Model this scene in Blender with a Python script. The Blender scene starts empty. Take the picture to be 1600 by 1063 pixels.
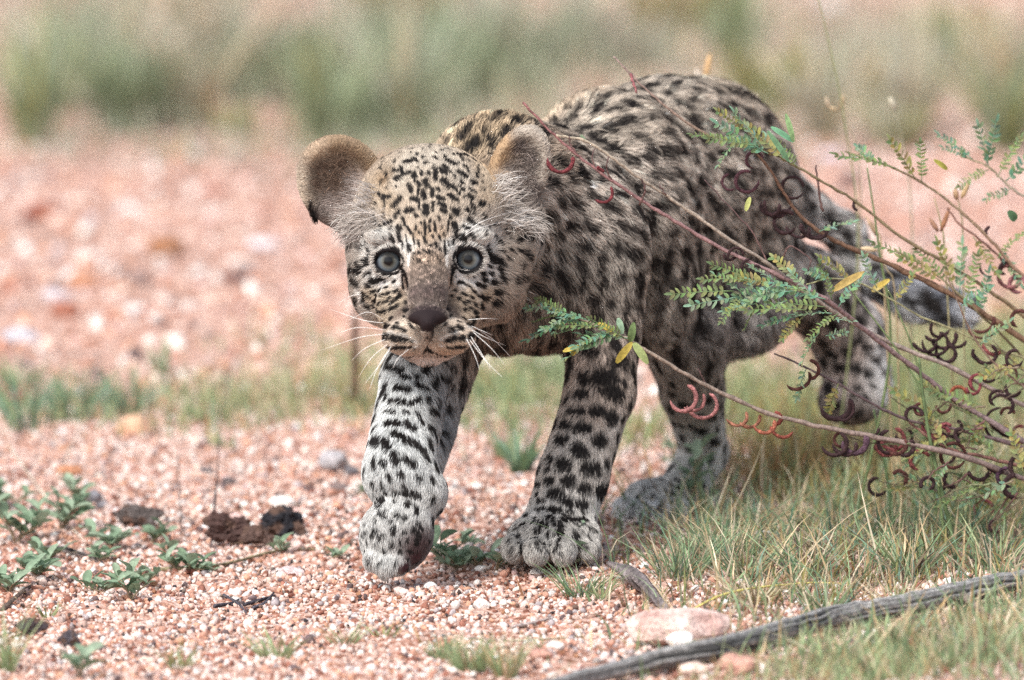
import bpy, math, random
import numpy as np
from mathutils import Vector, Matrix
from mathutils.bvhtree import BVHTree

random.seed(7); rng = np.random.default_rng(7)
scene = bpy.context.scene
COL = scene.collection

# ------------------------------------------------------------------ camera
D = 7.0; PITCH = math.radians(8.0); FPX = 15610.0
TARGET = np.array([0.0, 0.0, 0.163])
CAM = TARGET + np.array([0.0, -D*math.cos(PITCH), D*math.sin(PITCH)])
FWD = np.array([0.0, math.cos(PITCH), -math.sin(PITCH)])
UPV = np.array([0.0, math.sin(PITCH), math.cos(PITCH)])
cam_data = bpy.data.cameras.new("camera"); cam = bpy.data.objects.new("camera", cam_data)
COL.objects.link(cam); scene.camera = cam
cam.location = CAM; cam.rotation_euler = (math.pi/2-PITCH, 0, 0)
cam_data.sensor_width = 36.0; cam_data.lens = 36.0*FPX/1600.0
cam_data.clip_start = 0.1; cam_data.clip_end = 2000.0
cam_data.dof.use_dof = True
cam_data.dof.focus_distance = 6.93
cam_data.dof.aperture_fstop = 5.2

# ------------------------------------------------------------------ world, sun, exposure
world = bpy.data.worlds.new("World"); scene.world = world; world.use_nodes = True
wn = world.node_tree.nodes; wl = world.node_tree.links
sky = wn.new("ShaderNodeTexSky"); sky.sky_type = 'NISHITA'; sky.sun_disc = False
SUN_EL, SUN_AZ = math.radians(50), math.radians(212)      # azimuth measured from +Y towards +X
sky.sun_elevation = SUN_EL; sky.sun_rotation = SUN_AZ
sky.dust_density = 3.0; sky.air_density = 1.0
wn["Background"].inputs["Strength"].default_value = 0.12
hs = wn.new("ShaderNodeHueSaturation"); hs.inputs["Saturation"].default_value = 0.5      # thin overcast: paler than a clear sky
wl.new(sky.outputs[0], hs.inputs["Color"]); wl.new(hs.outputs[0], wn["Background"].inputs["Color"])
sun_data = bpy.data.lights.new("sun", 'SUN'); sun_data.energy = 1.5; sun_data.angle = math.radians(10)
sun_data.color = (1.0, 0.965, 0.92)
sun = bpy.data.objects.new("sun", sun_data); COL.objects.link(sun)
sd = Vector((math.sin(SUN_AZ)*math.cos(SUN_EL), math.cos(SUN_AZ)*math.cos(SUN_EL), math.sin(SUN_EL)))
sun.rotation_euler = sd.to_track_quat('Z', 'Y').to_euler()
sun.location = (0, 0, 3)
scene.view_settings.view_transform = 'Standard'; scene.view_settings.look = 'None'
scene.view_settings.gamma = 1.0; scene.view_settings.exposure = 1.15
scene.view_settings.use_curve_mapping = False
scene.render.engine = 'CYCLES'
scene.cycles.max_bounces = 5; scene.cycles.diffuse_bounces = 3
scene.cycles.glossy_bounces = 2; scene.cycles.transmission_bounces = 3
scene.cycles.use_denoising = False
scene.cycles_curves.shape = 'RIBBONS'

# ------------------------------------------------------------------ helpers
def W(px, py, Y):
    """point on the sight line through (px, py) at world depth Y (surveying aid)"""
    d = FWD*FPX + np.array([1.0, 0, 0])*(px-800) - UPV*(py-531.5)
    t = (Y-CAM[1])/d[1]
    return CAM + d*t
def rs(Y): return (D+Y)/FPX
def project(P):
    v = P-CAM; z = v@FWD
    return 800+FPX*v[..., 0]/z, 531.5-FPX*(v@UPV)/z
def gh(x, y):
    return 0.0022*np.sin(31*x+1.3+4*np.sin(9*y))+0.0018*np.sin(37*y+0.5+3*np.sin(11*x))+0.006*np.sin(5.1*x+2.2*y)
def G(px, py):
    """ground point seen at a pixel"""
    d = FWD*FPX + np.array([1.0, 0, 0])*(px-800) - UPV*(py-531.5)
    z = 0.0
    for _ in range(4):
        t = (z-CAM[2])/d[2]; p = CAM+d*t; z = float(gh(p[0], p[1]))
    p[2] = z
    return p

def tagit(o, label=None, cat=None, group=None, kind=None):
    if label: o["label"] = label
    if cat: o["category"] = cat
    if group: o["group"] = group
    if kind: o["kind"] = kind
    return o
def link(o, parent=None):
    COL.objects.link(o)
    if parent is not None: o.parent = parent
    return o
def empty(name, loc):
    o = bpy.data.objects.new(name, None); o.location = loc; o.empty_display_size = 0.01
    COL.objects.link(o); return o

def make_mesh(name, V, F, mat=None, col=None, smooth=False):
    """V (n,3); F (m,3) or (m,4) array or list; col per vertex (n,3)"""
    me = bpy.data.meshes.new(name)
    V = np.asarray(V, dtype=np.float32)
    if isinstance(F, np.ndarray):
        m, k = F.shape
        me.vertices.add(len(V)); me.vertices.foreach_set("co", V.ravel())
        me.loops.add(m*k); me.loops.foreach_set("vertex_index", F.astype(np.int32).ravel())
        me.polygons.add(m)
        me.polygons.foreach_set("loop_start", np.arange(0, m*k, k, dtype=np.int32))
        me.update(calc_edges=True); me.validate()
    else:
        me.from_pydata(V.tolist(), [], F); me.update()
    if smooth: me.polygons.foreach_set("use_smooth", np.ones(len(me.polygons), dtype=bool))
    if col is not None:
        c = np.ones((len(V), 4), dtype=np.float32); c[:, :3] = col
        a = me.color_attributes.new("col", 'FLOAT_COLOR', 'POINT'); a.data.foreach_set("color", c.ravel())
    if mat: me.materials.append(mat)
    return me

def spline(pts, n=6):
    P = np.array(pts, float); P = np.vstack([2*P[0]-P[1], P, 2*P[-1]-P[-2]])
    out = []
    for i in range(1, len(P)-2):
        for k in range(n):
            t = k/n
            out.append(0.5*((2*P[i])+(-P[i-1]+P[i+1])*t+(2*P[i-1]-5*P[i]+4*P[i+1]-P[i+2])*t*t+(-P[i-1]+3*P[i]-3*P[i+1]+P[i+2])*t**3))
    out.append(P[-2]); return np.array(out)

def tube(pts, radii, sides=6, squash=1.0):
    P = np.asarray(pts, float); n = len(P)
    radii = np.interp(np.linspace(0, 1, n), np.linspace(0, 1, len(radii)), radii)
    T = np.gradient(P, axis=0); T /= np.linalg.norm(T, axis=1)[:, None]+1e-12
    ref = np.array([0.13, 0.9, 0.31]);
    A = np.cross(T, ref); A /= np.linalg.norm(A, axis=1)[:, None]+1e-12
    B = np.cross(T, A)
    th = np.arange(sides)*2*math.pi/sides
    V = P[:, None, :]+radii[:, None, None]*(np.cos(th)[None, :, None]*A[:, None, :]+squash*np.sin(th)[None, :, None]*B[:, None, :])
    V = V.reshape(-1, 3)
    F = []
    for i in range(n-1):
        for k in range(sides):
            a = i*sides+k; b = i*sides+(k+1) % sides
            F.append((a, b, b+sides, a+sides))
    F = np.array(F)
    # caps: tip points
    V = np.vstack([V, P[0], P[-1]]); c0, c1 = len(V)-2, len(V)-1
    C = [(c0, (k+1) % sides, k, k) for k in range(sides)]+[(c1, (n-1)*sides+k, (n-1)*sides+(k+1) % sides, (n-1)*sides+(k+1) % sides) for k in range(sides)]
    Fl = [tuple(f) for f in F]+[(c[0], c[1], c[2]) for c in C]
    return V, Fl

class MB:
    def __init__(s): s.V = []; s.F = []; s.C = []; s.n = 0
    def add(s, V, F, col=(1, 1, 1)):
        V = np.asarray(V, float)
        s.V.append(V); s.F += [tuple(i+s.n for i in f) for f in F]
        c = np.asarray(col, float)
        s.C.append(np.broadcast_to(c, (len(V), 3)) if c.ndim == 1 else c); s.n += len(V)
    def mesh(s, name, mat, smooth=True):
        return make_mesh(name, np.vstack(s.V), s.F, mat, np.vstack(s.C), smooth)

# ------------------------------------------------------------------ materials
def mat_new(name):
    m = bpy.data.materials.new(name); m.use_nodes = True
    return m, m.node_tree.nodes, m.node_tree.links, m.node_tree.nodes["Principled BSDF"]
def attr_mat(name, rough=0.8, noise_scale=200, noise_amt=0.3, bump=0.0, bump_scale=400, spec=0.3, trans=0.0, attr="col"):
    m, N, L, b = mat_new(name)
    a = N.new("ShaderNodeAttribute"); a.attribute_name = attr
    tc = N.new("ShaderNodeTexCoord")
    nz = N.new("ShaderNodeTexNoise"); nz.inputs["Scale"].default_value = noise_scale; nz.inputs["Detail"].default_value = 4
    L.new(tc.outputs["Object"], nz.inputs["Vector"])
    mr = N.new("ShaderNodeMapRange"); mr.inputs[1].default_value = 0.3; mr.inputs[2].default_value = 0.7
    mr.inputs[3].default_value = 1-noise_amt; mr.inputs[4].default_value = 1+noise_amt
    L.new(nz.outputs["Fac"], mr.inputs[0])
    mx = N.new("ShaderNodeVectorMath"); mx.operation = 'SCALE'
    L.new(a.outputs["Color"], mx.inputs[0]); L.new(mr.outputs[0], mx.inputs["Scale"])
    L.new(mx.outputs[0], b.inputs["Base Color"])
    b.inputs["Roughness"].default_value = rough; b.inputs["Specular IOR Level"].default_value = spec
    if bump > 0:
        n2 = N.new("ShaderNodeTexNoise"); n2.inputs["Scale"].default_value = bump_scale; n2.inputs["Detail"].default_value = 5
        L.new(tc.outputs["Object"], n2.inputs["Vector"])
        bp = N.new("ShaderNodeBump"); bp.inputs["Strength"].default_value = bump; bp.inputs["Distance"].default_value = 0.002
        L.new(n2.outputs["Fac"], bp.inputs["Height"]); L.new(bp.outputs[0], b.inputs["Normal"])
    if trans > 0:
        tr = N.new("ShaderNodeBsdfTranslucent"); L.new(mx.outputs[0], tr.inputs["Color"])
        ms = N.new("ShaderNodeMixShader"); ms.inputs[0].default_value = trans
        L.new(b.outputs[0], ms.inputs[1]); L.new(tr.outputs[0], ms.inputs[2])
        L.new(ms.outputs[0], N["Material Output"].inputs["Surface"])
    return m
M_LEAF = attr_mat("leaf_surface", 0.65, 300, 0.25, 0.2, 800, 0.3, 0.3)
M_GRASS = attr_mat("grass_surface", 0.6, 150, 0.25, 0, 400, 0.3, 0.3)
M_BARK = attr_mat("twig_bark", 0.75, 350, 0.4, 0.5, 900, 0.25)
M_POD = attr_mat("pod_skin", 0.75, 500, 0.55, 0.8, 1100, 0.2)
M_STONE = attr_mat("stone_surface", 0.85, 260, 0.35, 0.7, 500, 0.25)
M_PEB = attr_mat("pebble_surface", 0.85, 700, 0.3, 0.3, 1500, 0.25)
M_SKIN = attr_mat("cub_skin", 0.75, 900, 0.15, 0.2, 1500, 0.15)
M_NOSE = attr_mat("nose_leather", 0.5, 1500, 0.3, 0.8, 2500, 0.4)

# ------------------------------------------------------------------ ground
def axis(lo_f, hi_f, step, far):
    a = list(np.arange(lo_f, hi_f+1e-9, step)); s = step; x = lo_f
    left = []
    while x > -far: s *= 1.35; x -= s; left.append(x)
    s = step; x = a[-1]; right = []
    while x < far: s *= 1.35; x += s; right.append(x)
    return np.array(left[::-1]+a+right)
gx = axis(-0.9, 0.9, 0.012, 600); gy = axis(-1.0, 4.6, 0.016, 600)
GX, GY = np.meshgrid(gx, gy, indexing='ij')
near = (np.abs(GX) < 3) & (GY > -3) & (GY < 8)
GZ = np.where(near, gh(GX, GY), 0)+np.where((np.abs(GX) < 1) & (np.abs(GY-1.8) < 3), rng.normal(0, 0.0011, GX.shape), 0)
nx, ny = GX.shape
idx = np.arange(nx*ny).reshape(nx, ny)
Fg = np.stack([idx[:-1, :-1], idx[1:, :-1], idx[1:, 1:], idx[:-1, 1:]], -1).reshape(-1, 4)
m, N, L, b = mat_new("pink_gravel_soil")
tc = N.new("ShaderNodeTexCoord")
v1 = N.new("ShaderNodeTexVoronoi"); v1.inputs["Scale"].default_value = 260
n1 = N.new("ShaderNodeTexNoise"); n1.inputs["Scale"].default_value = 9; n1.inputs["Detail"].default_value = 8
for n_ in (v1, n1): L.new(tc.outputs["Object"], n_.inputs["Vector"])
cr = N.new("ShaderNodeValToRGB"); e = cr.color_ramp.elements
e[0].position = 0.0; e[0].color = (0.20, 0.085, 0.05, 1); e[1].position = 1.0; e[1].color = (0.66, 0.50, 0.42, 1)
for p_, c_ in ((0.3, (0.42, 0.22, 0.16, 1)), (0.55, (0.52, 0.33, 0.26, 1)), (0.8, (0.62, 0.44, 0.37, 1))):
    k = e.new(p_); k.color = c_
sp = N.new("ShaderNodeSeparateColor"); L.new(v1.outputs["Color"], sp.inputs[0]); L.new(sp.outputs[0], cr.inputs[0])
mx = N.new("ShaderNodeMix"); mx.data_type = 'RGBA'; mx.blend_type = 'MULTIPLY'; mx.inputs[0].default_value = 0.5
cr2 = N.new("ShaderNodeValToRGB"); cr2.color_ramp.elements[0].position = 0.35; cr2.color_ramp.elements[0].color = (0.55, 0.5, 0.48, 1)
cr2.color_ramp.elements[1].position = 0.65; cr2.color_ramp.elements[1].color = (1.1, 1.05, 1.05, 1)
L.new(n1.outputs["Fac"], cr2.inputs[0]); L.new(cr.outputs[0], mx.inputs[6]); L.new(cr2.outputs[0], mx.inputs[7])
L.new(mx.outputs[2], b.inputs["Base Color"]); b.inputs["Roughness"].default_value = 0.95; b.inputs["Specular IOR Level"].default_value = 0.15
bp = N.new("ShaderNodeBump"); bp.inputs["Strength"].default_value = 0.8; bp.inputs["Distance"].default_value = 0.002
L.new(v1.outputs["Distance"], bp.inputs["Height"]); L.new(bp.outputs[0], b.inputs["Normal"])
M_GROUND = m
ground = link(bpy.data.objects.new("ground", make_mesh("ground", np.stack([GX.ravel(), GY.ravel(), GZ.ravel()], 1), Fg, M_GROUND, None, True)))
tagit(ground, "pale pink gravelly soil", None, None, "structure")

# ------------------------------------------------------------------ gravel (stuff)
PAL = np.array([[.60,.42,.35],[.66,.51,.45],[.72,.63,.58],[.48,.26,.19],[.55,.31,.21],[.76,.71,.67],[.28,.12,.085],[.38,.33,.33],[.12,.085,.085],[.67,.47,.43]])
PW = np.array([.2,.19,.11,.12,.08,.06,.10,.05,.06,.05]); PW /= PW.sum()
t_ = (1+5**.5)/2
ICO = np.array([[-1,t_,0],[1,t_,0],[-1,-t_,0],[1,-t_,0],[0,-1,t_],[0,1,t_],[0,-1,-t_],[0,1,-t_],[t_,0,-1],[t_,0,1],[-t_,0,-1],[-t_,0,1]])/math.sqrt(1+t_*t_)
ICF = np.array([[0,11,5],[0,5,1],[0,1,7],[0,7,10],[0,10,11],[1,5,9],[5,11,4],[11,10,2],[10,7,6],[7,1,8],[3,9,4],[3,4,2],[3,2,6],[3,6,8],[3,8,9],[4,9,5],[2,4,11],[6,2,10],[8,6,7],[9,8,1]])
def rand_rot(n):
    q = rng.normal(size=(n, 4)); q /= np.linalg.norm(q, axis=1)[:, None]
    w, x, y, z = q.T
    return np.stack([np.stack([1-2*(y*y+z*z), 2*(x*y-z*w), 2*(x*z+y*w)], -1), np.stack([2*(x*y+z*w), 1-2*(x*x+z*z), 2*(y*z-x*w)], -1), np.stack([2*(x*z-y*w), 2*(y*z+x*w), 1-2*(x*x+y*y)], -1)], 1)
def pebbles(P, R, colr, name):
    n = len(P); Rm = rand_rot(n)
    sc = np.stack([rng.uniform(.8, 1.3, n), rng.uniform(.7, 1.1, n), rng.uniform(.5, .9, n)], 1)
    V = ICO[None]*(1+rng.normal(0, .13, (n, 12, 1)))*sc[:, None, :]*R[:, None, None]
    V = np.einsum('nij,nkj->nki', Rm, V)+P[:, None, :]
    F = ICF[None]+np.arange(n)[:, None, None]*12
    C = np.repeat(colr, 12, axis=0)
    o = bpy.data.objects.new(name, make_mesh(name, V.reshape(-1, 3), F.reshape(-1, 3), M_PEB, C))
    return link(o)
def pcol(n, v=.12):
    c = PAL[rng.choice(len(PAL), n, p=PW)]*(1+rng.normal(0, v, (n, 1)))
    return np.clip(c, .02, .8)
def gpos(n, y0, y1, half):
    y = rng.uniform(y0, y1, n); x = rng.uniform(-1, 1, n)*half
    return x, y
n = 64000; x, y = gpos(n, -0.66, 0.75, 0.55)
r = 0.0011+0.0015*rng.random(n)**2+0.0018*rng.random(n)**8
P = np.stack([x, y, gh(x, y)+r*0.35], 1)
o = pebbles(P, r, pcol(n), "gravel"); tagit(o, "fine pink and cream gravel around the cub", "gravel", None, "stuff")
n = 1700; x, y = gpos(n, -0.6, 0.8, 0.46); r = rng.uniform(.0024, .0046, n)*rng.uniform(.7, 1, n)
P = np.stack([x, y, gh(x, y)+r*0.35], 1)
o = pebbles(P, r, pcol(n, .2), "gravel"); tagit(o, "mixed larger gravel bits strewn over the fine gravel", "gravel", None, "stuff")
n = 2600; x = np.concatenate([rng.normal(-.06, .11, n//2), rng.uniform(-.45, .45, n-n//2)]); y = np.concatenate([rng.normal(.12, .16, n//2), rng.uniform(-.5, .6, n-n//2)])
r = rng.uniform(.0008, .0024, n)*rng.uniform(.5, 1, n); P = np.stack([x, y, gh(x, y)+.0012+r*.4], 1)
cc_ = np.array([[.07,.05,.045],[.14,.09,.07],[.22,.10,.07],[.04,.035,.04],[.18,.15,.13],[.3,.14,.08]])[rng.integers(0, 6, n)]
o = pebbles(P, r, cc_, "litter"); tagit(o, "dark crumbs of bark and soil strewn over the gravel", "litter", None, "stuff")
n = 9000; y = 0.75+3.4*rng.random(n)**1.2; x = rng.uniform(-1, 1, n)*(0.46+0.03*y)*1.1
r = 0.0022+0.0048*rng.random(n)**3+0.005*rng.random(n)**10
P = np.stack([x, y, gh(x, y)+r*0.3], 1)
o = pebbles(P, r, pcol(n, .15), "gravel"); tagit(o, "coarser pale gravel scattered on the ground behind the cub", "gravel", None, "stuff")

# ------------------------------------------------------------------ stones (things)
def stone_mesh(r, seed, flat=0.7, sub=3, rough=.16, col=(.6, .45, .38), col2=None, ratio=1.0):
    import bmesh
    bm = bmesh.new(); bmesh.ops.create_icosphere(bm, subdivisions=sub, radius=1)
    V = np.array([v.co[:] for v in bm.verts]); F = [tuple(v.index for v in f.verts) for f in bm.faces]; bm.free()
    rg = np.random.default_rng(seed)
    disp = np.ones(len(V))
    for _ in range(9):                       # random cutting planes make facets
        nrm = rg.normal(size=3); nrm /= np.linalg.norm(nrm); d0 = rg.uniform(.62, .9)
        dd = V@nrm; V = V-np.outer(np.maximum(dd-d0, 0), nrm)*0.9
    for k in range(3):
        f = 3*2**k; ph = rg.uniform(0, 6, 3)
        disp += rough/(k+1)*0.5*np.sin(f*V[:, 0]+ph[0])*np.sin(f*V[:, 1]+ph[1])*np.sin(f*V[:, 2]+ph[2])
    disp += rg.normal(0, rough*.12, len(V))
    V = V*disp[:, None]*np.array([r*1.15*ratio, r/ratio**.5, r*flat])
    c = np.tile(np.array(col, float), (len(V), 1))
    if col2 is not None:
        ph = rg.uniform(0, 6, 3); w = np.sin(4*V[:, 0]/r+ph[0])+np.sin(5*V[:, 2]/r+ph[1])+np.sin(4*V[:, 1]/r+ph[2])
        w = np.clip(w*1.2-.3, 0, 1)[:, None]; c = c*(1-w)+np.array(col2)*w
    return make_mesh("stone", V, F, M_STONE, c, False)
def stone(px, py, rpx, col, label, cat="stone", group=None, flat=.7, col2=None, name="stone", rough=.16, ratio=1.0, sink=.35):
    p = G(px, py+rpx*flat*0.6); r = rpx*rs(p[1])
    o = bpy.data.objects.new(name, stone_mesh(r, int(px*7+py), flat, 3 if rpx > 14 else 2, rough, col, col2, ratio))
    o.location = (p[0], p[1], p[2]+r*flat*(1-sink)); o.rotation_euler[2] = random.uniform(-.4, .4)
    link(o); tagit(o, label, cat, group); return o
PK = (.60, .40, .33); WH = (.74, .70, .66); OR = (.44, .21, .12); RD = (.26, .09, .06); GY_ = (.36, .34, .35); DK = (.05, .04, .045)
big = stone(1060, 985, 70, (.62, .47, .42), "large broken pink rock with a white quartz corner beside the fallen branch", "rock", None, .52, (.46, .29, .25), "rock", .24)
q = stone(1052, 992, 21, (.8, .78, .75), "white quartz chunk resting against the large pink rock", "rock", None, .8, None, "rock")
q.location = W(1062, 1000, big.location[1]-.030)
ST = [(107,737,20,OR,"orange stone on bare gravel at the left, behind the herbs",.6),(522,722,22,GY_,"grey upright stone left of the raised forepaw",1.0),
(548,735,12,(.15,.14,.15),"small dark grey stone touching the grey upright stone",.8),(320,736,14,(.14,.12,.12),"flat dark stone in the gravel beyond the clods",.5),
(357,752,12,(.12,.1,.1),"small dark stone just above the brown clods",.7),(147,777,13,(.2,.2,.22),"dark grey rounded stone above the left herbs",.9),
(160,790,10,(.25,.24,.26),"dark grey pebble below the rounded dark grey stone",.8),(530,762,17,(.2,.15,.14),"dark brown stone left of the cub's wrist",.5),(562,757,13,(.62,.5,.44),"pale stone beside the cub's raised leg",.6),
(440,785,19,WH,"white stone behind the black clod",.6),(460,855,14,(.62,.46,.42),"pale pink pebble right of the black clod",.8),(455,893,20,(.6,.47,.46),"lilac pink flat stone below the runner stem",.5),
(672,918,11,WH,"small pale stone in the paw's shadow",.8),(627,925,13,(.66,.5,.45),"pink pebble under the raised paw",.7),(752,947,12,WH,"white pebble in front of the planted paw",.9),
(840,890,13,WH,"thin white stone chip touching the planted forepaw",.45),(752,893,9,WH,"tiny cream stone beside the small leafy plant",.8),(745,762,11,WH,"pale stone between the forelegs",.7),
(1195,800,30,(.56,.42,.36),"flat pink stone half hidden in grass behind",.5),(1245,795,26,(.6,.46,.4),"pale pink stone lying in grass right of its twin",.5),(1120,785,26,(.42,.38,.36),"grey tan stone behind the hind paw in grass",.6),
(1190,838,18,WH,"cream stone in the grass in front of the hind foot",.6),(1375,712,18,(.66,.5,.45),"pale stone under the hanging pods",.8),(210,668,30,(.6,.36,.24),"orange pink rock half buried at the left",.6),
(1150,1038,30,(.5,.28,.22),"reddish rock under the near end of the fallen branch",.6),(1085,1048,22,(.66,.5,.42),"pale pink stone left of the reddish rock",.6),(865,1010,15,WH,"white stone lying below the cub near the branch end",.6),(845,1030,18,(.45,.25,.2),"reddish stone near the branch end",.6)]
for (a, b_, c_, d_, e_, f_) in ST: stone(a, b_, c_, d_, e_, flat=f_)
BG = [(65,332,34,RD,"dark red brown rock, blurred, far left behind"),(262,388,34,(.3,.14,.07),"brown wedge shaped rock far behind on the left"),(370,432,22,(.2,.13,.12),"dark rock behind, left of the cub's face"),(130,438,26,OR,"orange red rock far left behind"),(100,482,28,(.3,.12,.08),"red rock below the orange red rock"),(88,462,26,(.66,.6,.62),"whitish rock on the red rock far left"),
(217,430,20,(.2,.14,.13),"dark brown stone, blurred, left middle ground"),(205,330,26,WH,"white rock, blurred, upper left ground"),(140,405,24,WH,"white rock, blurred, beside the brown wedge rock"),(410,385,28,(.7,.66,.68),"pale grey rock behind near the cub's ear"),(375,412,24,WH,"white flat rock above the dark rock"),(30,530,34,(.45,.43,.46),"blue grey flat rock at the left edge"),(30,525,18,DK,"dark stone resting by the blue grey rock"),(212,485,22,WH,"pale rock in the left middle ground"),
(1330,280,26,(.15,.09,.08),"dark stone behind the grass stems at right"),(1300,245,22,(.6,.55,.62),"lilac pale rock behind on the right"),(1490,60,22,(.7,.68,.75),"pale bluish stone at the top right"),(1490,118,14,(.7,.66,.7),"small pale stone at the upper right"),(330,300,26,(.55,.3,.24),"pink red rock behind, left of the ear"),(395,600,10,WH,"small white stone in the left grass band"),(560,545,1,DK,"")]
for (a, b_, c_, d_, e_) in BG[:-1]: stone(a, b_, c_*.85, tuple(.22*q+.78*v if d_[0] > .6 else v for v, q in zip(d_, (.3, .15, .12))), e_, flat=.55)
# clods
def clod(px, py, rpx, col, label, ratio=1.3):
    p = G(px, py+rpx*.4); r = rpx*rs(p[1]); 
    o = bpy.data.objects.new("earth_clod", stone_mesh(r, int(px+py), 1.0, 4, .75, col, (.10, .06, .045), ratio)); o.location = (p[0], p[1], r*.6)
    link(o); tagit(o, label, "clod"); return o
clod(357, 845, 27, (.07, .04, .035), "dark brown crumbly clod of earth, left of the black one")
clod(440, 832, 27, (.02, .02, .025), "black crumbly clod with a pointed top by the twig", 1.1)
clod(400, 850, 17, (.09, .055, .045), "small brown clod between the two larger clods")
clod(215, 818, 17, (.10, .085, .08), "long dark clod behind the left herbs", 1.7)
clod(50, 992, 12, (.05, .04, .045), "dark lump in gravel at the lower left", 1.6)
clod(108, 1008, 12, (.08, .07, .08), "dark grey lump right of the other dark lump at lower left", 1.2)
# individual pebbles
PCOL = {"pale pink": (.64, .46, .38), "cream white": (.74, .66, .59), "orange brown": (.5, .26, .15), "dark reddish": (.25, .1, .07), "grey": (.36, .33, .33)}
pm = {}
for i_, (nm, c_) in enumerate(PCOL.items()): pm[nm] = [stone_mesh(1.0, 50+10*i_+k, .7, 1, .2, c_) for k in range(3)]
zones = [("left of the raised paw", 0, 560, 740, 1055), ("in front of the two forepaws", 560, 960, 900, 1060), ("between and behind the forelegs", 700, 860, 690, 830)]
for zi, (zn, xa, xb, ya, yb) in enumerate(zones):
    for k in range((130, 90, 30)[zi]):
        px, py = random.uniform(xa, xb), random.uniform(ya, yb); nm = random.choices(list(PCOL), (5, 4, 3, 1.5, 1.2))[0]
        p = G(px, py); r = random.uniform(3.4, 6.5)*rs(p[1])
        o = bpy.data.objects.new("pebble", random.choice(pm[nm])); o.scale = (r, r*random.uniform(.7, 1), r)
        o.location = (p[0], p[1], p[2]+r*.45); o.rotation_euler = (random.uniform(-.4, .4), random.uniform(-.4, .4), random.uniform(0, 6.28))
        link(o); tagit(o, f"{nm} pebble lying loose on the gravel {zn}", "pebble", f"{nm} pebbles {zn}")

# ------------------------------------------------------------------ leopard cub: one continuous body from blended volumes
H = 0.002
LO = np.array([-0.17, -0.215, -0.012]); HI = np.array([0.345, 0.475, 0.375])
NG = np.ceil((HI-LO)/H).astype(int)+1
FLD = np.full(NG, 1.0, dtype=np.float32)
AX = [LO[i]+H*np.arange(NG[i]) for i in range(3)]
def sub(lo, hi, pad):
    a = np.clip(np.floor((np.array(lo)-pad-LO)/H).astype(int), 0, NG-1); b = np.clip(np.ceil((np.array(hi)+pad-LO)/H).astype(int)+1, 1, NG)
    sl = tuple(slice(a[i], b[i]) for i in range(3))
    g = np.meshgrid(*[AX[i][sl[i]] for i in range(3)], indexing='ij')
    return sl, np.stack(g, -1).astype(np.float32)
def smin(a, b, k):
    h = np.maximum(k-np.abs(a-b), 0)/k
    return np.minimum(a, b)-h*h*k*0.25
def put(sl, d, k, op='u'):
    if op == 'u': FLD[sl] = smin(FLD[sl], d.astype(np.float32), k)
    else: FLD[sl] = -smin(-FLD[sl], d.astype(np.float32), k)
def ell(c, r, k=0.012, rot=None, op='u'):
    c = np.array(c, float); r = np.array(r, float); m_ = r.max()
    sl, g = sub(c-m_, c+m_, k+.006)
    q = g-c.astype(np.float32)
    if rot is not None: q = q@np.array(rot, dtype=np.float32)
    k0 = np.linalg.norm(q/r.astype(np.float32), axis=-1); k1 = np.linalg.norm(q/(r*r).astype(np.float32), axis=-1)
    put(sl, k0*(k0-1)/np.maximum(k1, 1e-6), k, op)
def cone(a, b_, ra, rb, k=0.010, op='u'):
    a = np.array(a, float); b_ = np.array(b_, float)
    lo = np.minimum(a-ra, b_-rb); hi = np.maximum(a+ra, b_+rb)
    sl, g = sub(lo, hi, k+.004)
    ab = b_-a; t = np.clip(((g-a)@ab)/(ab@ab), 0, 1)
    d = np.linalg.norm(g-a-t[..., None]*ab, axis=-1)-(ra+(rb-ra)*t)
    put(sl, d, k, op)
def E(px, py, Y, rx, rz, ry, k=14, rot=None, op='u'):
    s = rs(Y); ell(W(px, py, Y), (rx*s, ry*s, rz*s), k*s, rot, op)
def C(p, q, k=14, op='u'):           # p = (px, py, Y, r_px)
    cone(W(*p[:3]), W(*q[:3]), p[3]*rs(p[2]), q[3]*rs(q[2]), k*rs(p[2]), op)
def rotY(deg):                        # turn in the picture plane, clockwise positive; columns are axes
    a = math.radians(deg); c, s = math.cos(a), math.sin(a)
    return np.array([[c, 0, s], [0, 1, 0], [-s, 0, c]])

# torso
E(842, 372, .085, 128, 178, 150, 40)
E(955, 315, .165, 140, 172, 150, 60)
E(1035, 300, .225, 150, 178, 140, 60)
E(1098, 285, .275, 138, 160, 130, 60)
E(1160, 330, .29, 82, 130, 110, 40)
E(778, 285, .045, 112, 108, 90, 40)       # nape
E(785, 450, .035, 85, 100, 80, 40)       # breast
E(930, 400, .070, 82, 128, 75, 40)       # shoulder, near side
E(700, 430, .045, 80, 110, 75, 30)       # shoulder, far side
E(1165, 430, .265, 72, 118, 75, 35, rotY(-12))    # near thigh
E(1140, 495, .235, 78, 58, 70, 35)
E(1010, 440, .17, 80, 105, 100, 40)      # belly
# near foreleg (planted)
C((942, 500, .07, 60), (938, 610, .055, 51), 30)
C((938, 610, .055, 51), (895, 745, .025, 52), 16)
C((895, 745, .025, 52), (872, 825, .008, 54), 14)
E(866, 838, -.008, 72, 40, 62, 18)
for tx, ty, tY in ((804, 856, -.024), (839, 861, -.040), (880, 861, -.040), (918, 856, -.022)):
    E(tx, ty, tY, 20, 22, 36, 4)
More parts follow.
